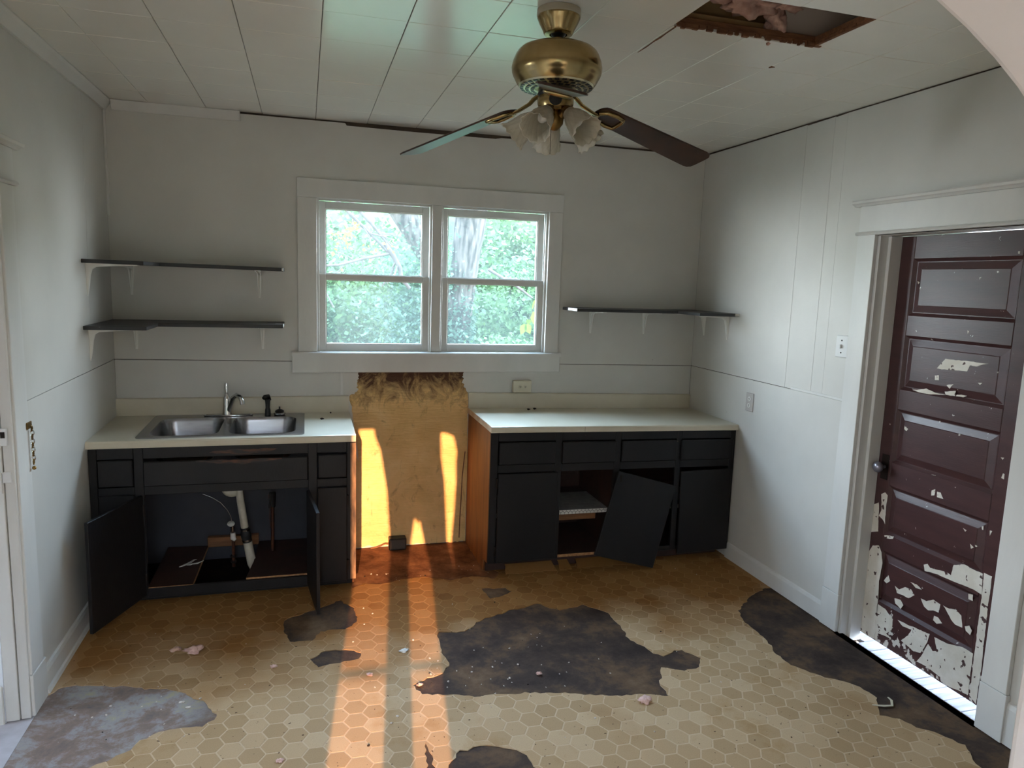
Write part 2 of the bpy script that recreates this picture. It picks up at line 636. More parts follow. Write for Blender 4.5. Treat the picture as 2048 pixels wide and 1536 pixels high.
low = [(0, .0), (1.2515, .0), (1.2515, seam(1.25)), (0, seam(0))]
sheet('wall_panel', low, 'y', 0, .006, wall_back)
low = [(1.2545, .0), (W, .0), (W, seam(W)), (1.2545, seam(1.2545))]
sheet('wall_panel', low, 'y', 0, .006, wall_back)
mb = MB()
g = .0035
mb.prism([(0, seam(0) + g), (1.115, seam(1.115) + g), (1.115, 2.634), (0, 2.634)], 'y', 0, .006)
mb.prism([(2.575, seam(2.575) + g), (W, seam(W) + g), (W, 2.630), (2.575, 2.634)], 'y', 0, .006)
mb.prism([(1.115, seam(1.115) + g), (2.575, seam(2.575) + g), (2.575, 1.262), (1.115, 1.262)], 'y', 0, .006)
mb.prism([(1.115, 2.195), (2.575, 2.195), (2.575, 2.634), (2.24, 2.630), (2.20, 2.622), (1.70, 2.619), (1.29, 2.621), (1.28, 2.635), (1.115, 2.634)], 'y', 0, .006)
obj('wall_panel', mb, WALL, wall_back)
# batten over the joint left of the bare board, and the narrow strip in the left corner
obj('batten', MB().box(1.250, 1.269, -.005, 0, 1.003, 1.150), TRIM, wall_back, bevel=.001)
obj('corner_bead', MB().box(0, .012, -.012, 0, 2.03, 2.60), TRIM, wall_back, bevel=.002)
# bare stained board where a stove stood
pts = []
random.seed(3)


def ragged(a, b, n, amp):
    a, b = Vector(a), Vector(b)
    t = (b - a)
    pn = Vector((-t.y, t.x)).normalized()
    return [tuple(a + t * i / n + pn * random.uniform(-amp, amp)) for i in range(n)]


poly = ragged((1.366, .004), (1.372, .52), 6, .002) + ragged((1.372, .52), (1.330, .86), 6, .004) + ragged((1.330, .86), (1.306, 1.0), 6, .006) + \
    ragged((1.306, 1.0), (1.352, 1.025), 5, .006) + ragged((1.352, 1.025), (1.368, 1.155), 14, .009) + ragged((1.368, 1.155), (2.022, 1.155), 20, .003) + \
    ragged((2.022, 1.155), (2.030, 1.06), 10, .010) + ragged((2.03, 1.06), (2.062, 1.015), 5, .006) + ragged((2.062, 1.015), (2.070, .5), 10, .003) + \
    ragged((2.070, .5), (2.068, .0), 8, .003) + ragged((2.068, .0), (1.366, .012), 40, .006)
poly[0] = (1.30, .004)
poly[1:7] = [(1.30, .3), (1.30, .8)]
obj('bare_board', MB().prism(poly, 'y', -.003, .0), STAIN, wall_back)
# thin cable stapled to the bare board on the right
cab = [(2.052, -.006, .62), (2.045, -.007, .55), (2.036, -.007, .45), (2.032, -.007, .3), (2.026, -.007, .15), (2.024, -.008, .03)]
c = tag(obj('wall_cable', MB().tube(cab, .0035, 6), RAWWOOD, smooth=60), 'thin brown cable running down the stained board beside the right cabinet', 'cable')

# ---- left wall, with the side doorway
mb = MB()
DY0, DY1, DZ = -1.53, -2.44, 2.03
mb.box(-.07, -.006, DY0, .13, -.4, BIGZ).box(-.07, -.006, NEAR - .13, DY1, -.4, BIGZ).box(-.07, -.006, DY1, DY0, DZ, BIGZ)
wall_left = struct('wall_left', mb, CORE)
sl = 1.2265
sheet('wall_panel', [(-1.40, .0), (0, .0), (0, sl), (-1.40, sl - .012)], 'x', -.006, 0, wall_left)
obj('wall_panel', MB().prism([(-.448, sl - .004 + g), (0, sl + g), (0, 2.636), (-.40, 2.636)], 'x', -.006, 0), WALL, wall_left, bevel=.0012)
mb = MB().prism([(DY0, sl - .014 + g), (-.4505, sl - .004 + g), (-.4025, 2.636), (DY0, 2.636)], 'x', -.006, 0)
mb.box(-.006, 0, DY1, DY0, DZ, 2.636).box(-.006, 0, NEAR, DY1, 0, 2.636).box(-.006, 0, DY0, -1.405, 0, sl)
obj('wall_panel', mb, WALL, wall_left)

# ---- right wall, with the outer door
mb = MB()
RY0, RY1, RZ = -1.636, -2.452, 2.015
mb.box(W + .006, W + .13, RY0, .13, -.4, BIGZ).box(W + .006, W + .13, NEAR - .13, RY1, -.4, BIGZ).box(W + .006, W + .13, RY1, RY0, RZ, BIGZ)
mb.box(W + .02, W + .13, RY1, RY0, -.4, -.08)
wall_right = struct('wall_right', mb, CORE)
sr = seam(W)
sheet('wall_panel', [(-1.56, 0), (0, 0), (0, sr), (-1.56, sr)], 'x', W, W + .006, wall_right)
ys = [0, -1.043, -1.262, -1.352]
for a, b in zip(ys[:-1], ys[1:]):
    sheet('wall_panel', [(b + .0004, sr + g), (a - .0004, sr + g), (a - .0004, 2.634), (b + .0004, 2.6375)], 'x', W, W + .006, wall_right)
mb = MB().box(W, W + .006, RY0, -1.3525, sr + g, 2.6375).box(W, W + .006, RY0, -1.5605, 0, sr).box(W, W + .006, RY1, RY0, RZ, 2.6375).box(W, W + .006, NEAR, RY1, 0, 2.6375)
obj('wall_panel', mb, WALL, wall_right)
obj('batten', MB().box(W - .004, W, -1.52, -1.10, sr + .001, sr + .016), TRIM, wall_right, bevel=.0015)

# ---- near wall with the arch the photographer stands behind
ac, aw, asp, ah = 1.05, .962, 1.75, .452
arc = [(ac - aw * cos(pi * i / 40), asp + ah * sin(pi * i / 40)) for i in range(41)]
poly = [(-.07, -.02), (ac - aw, -.02)] + arc + [(ac + aw, -.02), (W + .13, -.02), (W + .13, BIGZ), (-.07, BIGZ)]
wall_near = struct('wall_near', MB().prism(poly, 'y', NEAR - .13, NEAR), ARCHP, bevel=.012, seg=3)

# ---- ceiling: boards above, then the twelve-inch tiles
HX0, HX1, HY0, HY1 = 2.302, 2.882, -2.402, -2.100
mb = MB()
mb.box(0, HX0, NEAR, 0, H + .014, H + .03).box(HX1, W, NEAR, 0, H + .014, H + .03).box(HX0, HX1, HY1, 0, H + .014, H + .03).box(HX0, HX1, NEAR, HY0, H + .014, H + .03)
ceiling = struct('ceiling', mb, CORE)
xl = [0] + [.228 + .2948 * i for i in range(12)] + [W]
yl = [-.002, -.29] + [-.591 - .3018 * i for i in range(11)] + [NEAR]
random.seed(11)
for i in range(len(xl) - 1):
    for j in range(len(yl) - 1):
        x0, x1, y1, y0 = xl[i], xl[i + 1], yl[j], yl[j + 1]
        cx, cy = (x0 + x1) / 2, (y0 + y1) / 2
        if HX0 - .02 < cx < HX1 + .02 and HY0 - .02 < cy < HY1 + .02:
            continue
        gp = .0011
        t = MB().box(x0 + gp, x1 - gp, y0 + gp, y1 - gp, H, H + .012)
        a, b = random.gauss(0, .0020), random.gauss(0, .0020)
        dz = random.uniform(0, .0012)
        t.xf(lambda p: (p.x, p.y, p.z + (p.x - cx) * a + (p.y - cy) * b + dz))
        obj('ceiling_tile', t, CEIL, ceiling, bevel=.0016)
# furring strips and the torn edge round the opening
for (a, b, c_, d, e, f_) in ((HX0 - .06, HX1 + .05, HY1 - .012, HY1 + .045, H + .013, H + .034), (HX1 - .012, HX1 + .04, HY0 - .05, HY1 + .02, H + .013, H + .032)):
    obj('lath', MB().box(a, b, c_, d, e, f_), ROTWOOD, ceiling, bevel=.002)
random.seed(5)
mb = MB()
for i in range(46):
    x = random.uniform(HX0, HX1)
    s = random.uniform(.004, .012)
    mb.box(x, x + s * 2, HY1 - .012 - s * .4, HY1 - .004, H - random.uniform(-.004, .006), H + .012)
for i in range(16):
    mb.box(HX1 - .010 - random.uniform(0, .006), HX1, HY0 + i * .019, HY0 + i * .019 + .02, H + .000, H + .012)
tag(obj('torn_edge', mb, ROTWOOD, ceiling), kind='stuff')
crk = [(2.299, -2.10), (2.306, -2.10), (2.3055, -2.03), (2.309, -1.98), (2.305, -1.93), (2.3075, -1.87), (2.3045, -1.80), (2.3025, -1.80), (2.3015, -1.9), (2.299, -1.95), (2.301, -2.02)]
tag(obj('crack', MB().prism(crk, 'z', H - .0012, H + .004), ROTWOOD, ceiling), 'dark broken edge of a ceiling tile')
tag(obj('tile_chip', MB().prism([(2.878, -1.845), (2.900, -1.838), (2.882, -1.822)], 'z', H - .002, H + .004), ROTWOOD, ceiling), 'small brown torn corner of a ceiling tile')
for (y0, z0, z1) in ((-2.00, H + .075, H + .20), (-2.62, H + .035, H + .20)):
    tag(obj('joist', MB().box(1.9, 3.4, y0, y0 + .045, z0, z1), JOIST, ceiling, bevel=.003), 'brown ceiling joist in the opening')
obj('furring_strip', MB().box(2.0, 3.3, -2.055, -2.00, H + .050, H + .075), JOIST, ceiling, bevel=.003)
obj('attic_board', MB().box(1.9, 3.4, -2.7, -1.9, H + .20, H + .22), JOIST, ceiling)
obj('attic_board', MB().box(1.88, 1.9, -2.7, -1.9, H + .03, H + .22).box(3.4, 3.42, -2.7, -1.9, H + .03, H + .22).box(1.9, 3.4, -1.92, -1.9, H + .03, H + .2).box(1.9, 3.4, -2.7, -2.68, H + .03, H + .2), CORE, ceiling)
obj('plaster_backing', MB().box(2.74, 3.2, -2.058, -2.050, H + .055, H + .18), ROOM, ceiling)
# hanging insulation


def lump(name, mat, c, r, seed, parent=None, amp=.4, fr=9, sub=4):
    bm = bmesh.new()
    bmesh.ops.create_icosphere(bm, subdivisions=sub, radius=1)
    off = wloc(parent) if parent else Vector((0, 0, 0))
    for v in bm.verts:
        q = v.co.copy()
        k = 1 + amp * noise.fractal(q * 1.6 + Vector((seed * 7.1, 3.3, seed)), 1.0, 2.0, 5) + .14 * noise.noise(q * fr + Vector((seed, 0, 0)))
        v.co = Vector(c) - off + Vector((q.x * r[0] * k, q.y * r[1] * k, q.z * r[2] * k))
    me = bpy.data.meshes.new(name)
    bm.to_mesh(me)
    bm.free()
    me.materials.append(mat)
    me.polygons.foreach_set('use_smooth', [True] * len(me.polygons))
    o = bpy.data.objects.new(name, me)
    COL.objects.link(o)
    if parent:
        o.parent = parent
    return o


ins = thing('insulation_batt', 'ragged brown insulation hanging inside the ceiling opening', 'insulation', (2.55, -2.2, H + .1))
lump('tuft', INSUL, (2.42, -2.135, 2.772), (.13, .05, .036), 2, ins, .7, 12)
lump('tuft', INSUL, (2.58, -2.125, 2.762), (.13, .05, .042), 5, ins, .8, 12)
lump('tuft', INSUL, (2.715, -2.085, 2.715), (.040, .028, .058), 8, ins, .8, 12)
lump('tuft', INSUL, (2.36, -2.20, 2.80), (.09, .06, .04), 9, ins, .8, 12)
lump('tuft', INSUL, (2.70, -2.13, 2.775), (.08, .05, .035), 11, ins, .8, 12)

# ---- cornice and skirting
obj_t = struct('trim_3', MB().prism([(0, H - .052), (.012, H - .052), (.020, H - .040), (.036, H - .016), (.044, H - .006), (.044, H), (0, H)], 'y', NEAR, 0), TRIM)
struct('trim_4', MB().prism([(0, H - .05), (-.010, H - .05), (-.018, H - .038), (-.030, H - .014), (-.036, H - .004), (-.036, H), (0, H)], 'x', .044, .698), TRIM)
mb = MB().prism([(0, 0), (.014, 0), (.014, .085), (.009, .10), (0, .104)], 'y', -1.375, -.60)
mb.prism([(.014, 0), (.026, 0), (.022, .016), (.014, .02)], 'y', -1.375, -.60)
struct('baseboard_left', mb, TRIM)
mb = MB().prism([(W, 0), (W - .012, 0), (W - .012, .085), (W - .006, .10), (W, .104)], 'y', -1.52, -.60)
mb.prism([(W, 0), (W - .014, 0), (W - .014, .15), (W - .008, .17), (W, .175)], 'y', NEAR, -2.565)
struct('baseboard_right', mb, TRIM)

# ---- floor: subfloor, torn vinyl sheet, hexagon tiles
FX0, FX1, FY0, FY1 = .0, 3.70, NEAR - .13, 0.0
floor = struct('floor', MB().box(.018, 3.70, FY0, .006, -.06, -.004).box(3.66, 3.705, RY1, RY0, -.3, -.004), SUBFL)
HOLES = [
    [(1.673, -1.21), (1.802, -1.222), (1.935, -1.103), (2.147, -1.03), (2.257, -0.998), (2.35, -1.104), (2.496, -1.062), (2.585, -1.166), (2.598, -1.331), (2.579, -1.461), (2.634, -1.598), (2.671, -1.654), (2.794, -1.624), (2.848, -1.717), (2.789, -1.795), (2.705, -1.806), (2.617, -1.756), (2.551, -1.848), (2.535, -1.971), (2.44, -1.934), (2.275, -1.912), (2.207, -1.881), (2.023, -1.823), (1.851, -1.799), (1.723, -1.785), (1.612, -1.752), (1.51, -1.721), (1.476, -1.635), (1.551, -1.6), (1.623, -1.574), (1.672, -1.499), (1.651, -1.426), (1.656, -1.332)],
    [(0.93, -0.914), (1.032, -0.851), (1.108, -0.809), (1.215, -0.739), (1.282, -0.846), (1.293, -0.992), (1.224, -1.075), (1.104, -1.07), (1.067, -1.153), (0.964, -1.145), (0.935, -1.033)],
    [(1.055, -1.329), (1.123, -1.262), (1.236, -1.278), (1.28, -1.32), (1.271, -1.378), (1.185, -1.39), (1.097, -1.405)],
    [(2.0, -0.754), (2.135, -0.769), (2.17, -0.824), (2.092, -0.874), (2.016, -0.89)],
    [(1.440, -2.25), (1.47, -2.041), (1.48, -2.117), (1.495, -2.25)],
    [(1.526, -2.201), (1.59, -2.114), (1.669, -2.103), (1.76, -2.13), (1.818, -2.198), (1.85, -2.279), (1.84, -2.45), (1.68, -2.53), (1.54, -2.42)],
    [(3.308, -1.309), (3.472, -1.184), (3.643, -1.083), (3.72, -1.10), (3.72, -2.9), (3.60, -2.85), (3.453, -2.662), (3.518, -2.54), (3.474, -2.466), (3.393, -2.346), (3.331, -2.296), (3.426, -2.188), (3.394, -2.06), (3.296, -1.983), (3.221, -1.87), (3.227, -1.73), (3.274, -1.561), (3.262, -1.447)],
    [(-.02, -1.42), (0.06, -1.33), (0.198, -1.35), (0.327, -1.40), (0.469, -1.444), (0.552, -1.49), (0.629, -1.562), (0.7, -1.691), (0.652, -1.739), (0.52, -1.746), (0.441, -1.783), (0.422, -1.837), (0.364, -1.88), (0.275, -1.93), (0.16, -2.05), (-.02, -2.1)],
    [(1.30, .02), (2.07, .02), (2.08, -.40), (2.16, -.55), (2.11, -.63), (1.98, -.57), (1.85, -.605), (1.72, -.53), (1.567, -.53), (1.45, -.58), (1.36, -.55), (1.29, -.60)],
]


def rough_poly(p, amp, seed, step=.035):
    random.seed(seed)
    out = []
    for i in range(len(p)):
        a, b = Vector(p[i]), Vector(p[(i + 1) % len(p)])
        n = max(1, int((b - a).length / step))
        pn = Vector((-(b - a).y, (b - a).x)).normalized()
        for k in range(n):
            out.append(a + (b - a) * k / n + pn * (random.uniform(-amp, amp) * .55 + amp * 1.3 * noise.noise(Vector((*(a + (b - a) * k / n), seed)) * 14)))
    return [tuple(q) for q in out]


HOLES = [rough_poly(p, .010, 20 + i, .02) for i, p in enumerate(HOLES)]
HBB = [(min(q[0] for q in p), max(q[0] for q in p), min(q[1] for q in p), max(q[1] for q in p)) for p in HOLES]


def inside(p, poly_):
    x, y = p
    r = False
    n = len(poly_)
    j = n - 1
    for i in range(n):
        xi, yi = poly_[i]
        xj, yj = poly_[j]
        if (yi > y) != (yj > y) and x < (xj - xi) * (y - yi) / (yj - yi) + xi:
            r = not r
        j = i
    return r


def in_hole(p):
    for h, b in zip(HOLES, HBB):
        if b[0] <= p[0] <= b[1] and b[2] <= p[1] <= b[3] and inside(p, h):
            return True
    return False


def cut_shape(outline, holes):
    """triangles of an outline with the holes taken out"""
    vs_, ed = [], []
    for lp in [outline] + holes:
        k = len(vs_)
        vs_ += [Vector(q) for q in lp]
        ed += [(k + i, k + (i + 1) % len(lp)) for i in range(len(lp))]
    ov, oe, of = delaunay_2d_cdt(vs_, ed, [], 0, 1e-6)[:3]
    keep = []
    for t in of:
        c_ = (ov[t[0]] + ov[t[1]] + ov[t[2]]) / 3
        if inside(c_, outline) and not any(inside(c_, h) for h in holes):
            keep.append(t)
    return ov, keep


def slab(mb_, ov, tris, z0, z1):
    ec = {}
    for t in tris:
        for i in range(3):
            e = (t[i], t[(i + 1) % 3])
            if (e[1], e[0]) in ec:
                del ec[(e[1], e[0])]
            else:
                ec[e] = 1
    n = len(ov)
    vs_ = [(p.x, p.y, z1) for p in ov] + [(p.x, p.y, z0) for p in ov]
    fs = [tuple(t) for t in tris] + [(b, a, a + n, b + n) for a, b in ec]
    k = len(mb_.v)
    mb_.add(vs_, fs)


ov, tr = cut_shape([(.02, FY0), (3.695, FY0), (3.695, .004), (.02, .004)], HOLES)
mb = MB()
slab(mb, ov, tr, -.004, -.0008)
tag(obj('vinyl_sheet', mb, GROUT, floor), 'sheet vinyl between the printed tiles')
CW, RW_, ang = .0758, .0905, radians(-1.2)
hx = [(CW / 1.5 * .945 * cos(k * pi / 3), RW_ / sqrt(3) * .945 * sin(k * pi / 3)) for k in range(6)]
ca, sa = cos(ang), sin(ang)
hexes = []
for i in range(-32, 28):
    for j in range(-26, 26):
        dx, dy = i * CW, j * RW_ + (RW_ / 2 if i % 2 else 0)
        x, y = 2.058 + dx * ca - dy * sa, -1.996 + dx * sa + dy * ca
        if x < .02 or x > 3.69 or y > -.30 or y < -2.9:
            continue
        out = [(x + a * ca - b * sa, y + a * sa + b * ca) for a, b in hx]
        if any(p[0] < .015 or p[0] > 3.695 for p in out):
            continue
        d = Vector((x, y, 0)) - CAM
        z = d.dot(fw)
        px, py = 1024 + fpx * d.dot(r2) / z, 768 - fpx * d.dot(u2) / z
        seen = -30 < px < 2078 and py < 1575
        hexes.append((not seen, z, x, y, out))
hexes.sort(key=lambda t: t[:4])
hm = None
rest = MB()
n_tile = 0
for hid, z, x, y, out in hexes:
    flags = [in_hole(p) for p in out] + [in_hole((x, y))]
    near = [h for h, b in zip(HOLES, HBB) if b[0] - .06 < x < b[1] + .06 and b[2] - .06 < y < b[3] + .06]
    part = None
    if all(flags):
        continue
    touch = any(flags)
    if not touch and near:
        touch = any(inside(q, out) for h in near for q in h)
    if touch:
        ov, tr = cut_shape(out, near)
        if not tr:
            continue
        part = MB()
        slab(part, ov, tr, -.002, 0)
    if n_tile < 300 and not hid:
        n_tile += 1
        if part:
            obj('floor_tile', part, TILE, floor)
        else:
            if hm is None:
                m_ = MB()
                k = len(out)
                ins_ = [((p[0] - x) * .97, (p[1] - y) * .97, 0) for p in out]
                o_ = [(p[0] - x, p[1] - y, -.0012) for p in out]
                m_.add(ins_ + o_, [tuple(range(6))] + [(q, q + 6, (q + 1) % 6 + 6, (q + 1) % 6) for q in range(6)])
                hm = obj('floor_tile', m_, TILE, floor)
                hm.location = (x, y, 0)
            else:
                inst(hm.data, 'floor_tile', (x, y, 0), floor)
    else:
        if part:
            rest.add([tuple(v) for v in part.v], part.f)
        else:
            rest.add([(p[0] * .97 + x * .03, p[1] * .97 + y * .03, 0) for p in out] + [(p[0], p[1], -.0012) for p in out], [tuple(range(6))] + [(q, q + 6, (q + 1) % 6 + 6, (q + 1) % 6) for q in range(6)])
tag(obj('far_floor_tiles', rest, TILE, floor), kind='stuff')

# ---- the window
win = thing('window_1', None, None, (1.845, 0, 1.27), kind='structure')
P = lambda name, m_, mat=TRIM, par=win, bv=.002: obj(name, m_, mat, par, bevel=bv)
P('casing', MB().box(1.003, 1.115, -.020, 0, 1.278, 2.193))
P('casing', MB().box(2.572, 2.665, -.020, 0, 1.278, 2.193))
P('casing', MB().box(1.003, 2.667, -.021, 0, 2.1935, 2.304))
P('mullion', MB().box(1.808, 1.869, -.016, .10, 1.278, 2.1935))
P('stool', MB().prism([(-.046, 1.254), (-.046, 1.272), (-.040, 1.278), (.10, 1.278), (.10, 1.254)], 'x', .966, 2.683), bv=0)
P('apron', MB().box(.966, 2.682, -.022, 0, 1.150, 1.254))
P('jamb', MB().box(1.096, 1.117, 0, .13, 1.262, 2.2).box(2.570, 2.59, 0, .13, 1.262, 2.2).box(1.1, 2.58, 0, .13, 2.1935, 2.21), bv=0)
for x0, x1 in ((1.117, 1.808), (1.869, 2.570)):
    P('stop', MB().box(x0, x0 + .012, 0, .016, 1.278, 2.1935).box(x1 - .012, x1, 0, .016, 1.278, 2.1935).box(x0 + .012, x1 - .012, 0, .016, 2.181, 2.1935), bv=.001)
    P('track', MB().box(x0, x0 + .006, .050, .056, 1.278, 2.1935).box(x1 - .006, x1, .050, .056, 1.278, 2.1935), WHITEPL, bv=.001)
    a, b = x0 + .008, x1 - .008
    for (zb, zt, gz0, gz1, ya, yb) in ((1.280, 1.750, 1.322, 1.716, .018, .048), (1.716, 2.183, 1.750, 2.141, .056, .086)):
        sash = P('sash', MB().box(a, a + .042, ya, yb, zb, zt).box(b - .042, b, ya, yb, zb, zt).box(a + .042, b - .042, ya, yb, zb, gz0).box(a + .042, b - .042, ya, yb, gz1, zt), bv=.0015)
        P('pane', MB().box(a + .042, b - .042, (ya + yb) / 2, (ya + yb) / 2 + .003, gz0, gz1), GLASS, sash, 0)
        q0, q1 = a + .042, b - .042
        P('glazing_bead', MB().box(q0, q0 + .005, ya + .004, yb - .004, gz0, gz1).box(q1 - .005, q1, ya + .004, yb - .004, gz0, gz1).box(q0 + .005, q1 - .005, ya + .004, yb - .004, gz0, gz0 + .005).box(q0 + .005, q1 - .005, ya + .004, yb - .004, gz1 - .005, gz1), WHITEPL, sash, 0)

# ---- the outer door in the right wall
dx0 = 3.80
trim1 = thing('trim_1', None, None, (W, -2.04, 0), kind='structure')
P('casing', MB().box(W - .020, W, -1.636, -1.524, .20, 2.020), par=trim1)
P('plinth', MB().box(W - .022, W, -1.640, -1.520, .0, .199), par=trim1)
P('casing', MB().box(W - .020, W, -2.560, -2.452, .20, 2.020), par=trim1)
P('plinth', MB().box(W - .022, W, -2.565, -2.448, .0, .199), par=trim1)
P('head', MB().box(W - .022, W, -2.565, -1.528, 2.034, 2.158), par=trim1)
P('bead', MB().prism([(W, 2.018), (W - .028, 2.018), (W - .034, 2.026), (W - .028, 2.034), (W, 2.034)], 'y', -2.575, -1.518), par=trim1, bv=0)
P('cap', MB().prism([(W, 2.158), (W - .026, 2.158), (W - .034, 2.166), (W - .046, 2.170), (W - .050, 2.180), (W - .046, 2.186), (W, 2.186)], 'y', -2.60, -1.492), par=trim1, bv=0)
P('jamb', MB().box(W, W + .13, -1.652, -1.634, -.05, 2.03).box(W, W + .13, -2.452, -2.436, -.05, 2.03).box(W, W + .13, -2.436, -1.652, 2.014, 2.03), par=trim1, bv=.001)
P('door_stop', MB().box(W + .045, dx0 - .0005, -1.672, -1.652, -.04, 2.012).box(W + .045, dx0 - .0005, -2.436, -2.420, -.04, 2.012), par=trim1, bv=.002)

dx = 3.80
door = thing('door_1', None, None, (dx, -2.04, 0), kind='structure')
D = lambda name, m_, mat=DOORM, par=door, bv=.0025, lab=None: tag(obj(name, m_, mat, par, bevel=bv), lab)
ya, yb = -1.655, -2.434
D('stile', MB().box(dx, dx + .035, -1.748, ya, .004, 2.0125))
D('stile', MB().box(dx, dx + .035, yb, -2.287, .004, 2.0125))
pz = [(1.643, 1.906), (1.288, 1.545), (.925, 1.188), (.565, .806), (.216, .474)]
rails = [(1.906, 2.0125)] + [(pz[i + 1][1], pz[i][0]) for i in range(4)] + [(.004, pz[4][0])]
for z0, z1 in rails:
    D('rail', MB().box(dx, dx + .035, -2.2865, -1.7485, z0, z1))
for z0, z1 in pz:
    y0, y1 = -2.287, -1.748
    m_ = MB()
    e, k = .012, .046
    q = lambda d, xx: [(xx, y0 + d, z0 + d), (xx, y1 - d, z0 + d), (xx, y1 - d, z1 - d), (xx, y0 + d, z1 - d)]
    lp = [q(0, dx + .002), q(e, dx + .014), q(e + .004, dx + .014), q(k, dx + .006), q(k + .003, dx + .0035)]
    vs_ = [p for L in lp for p in L]
    fs = [(4 * a + i, 4 * a + (i + 1) % 4, 4 * a + 4 + (i + 1) % 4, 4 * a + 4 + i) for a in range(len(lp) - 1) for i in range(4)] + [tuple(range(16, 20))]
    m_.add(vs_, fs)
    m_.add([(dx + .03, y0, z0), (dx + .03, y1, z0), (dx + .03, y1, z1), (dx + .03, y0, z1)], [(0, 1, 2, 3)])
    D('panel', m_, bv=0)
kn = obj('knob', MB().lathe([(.0, .062), (.016, .061), (.026, .052), (.028, .042), (.022, .030), (.010, .022), (.009, .0)], (dx, -1.712, .893), 20, (-1, 0, 0)), pmat('grey_knob', S(128, 126, 134), rough=.3, metal=.6), door, smooth=50)
kn['label'] = 'round grey door knob'
obj('escutcheon', MB().box(dx - .003, dx, -1.735, -1.690, .83, .955), DARKMET, door, bevel=.001)
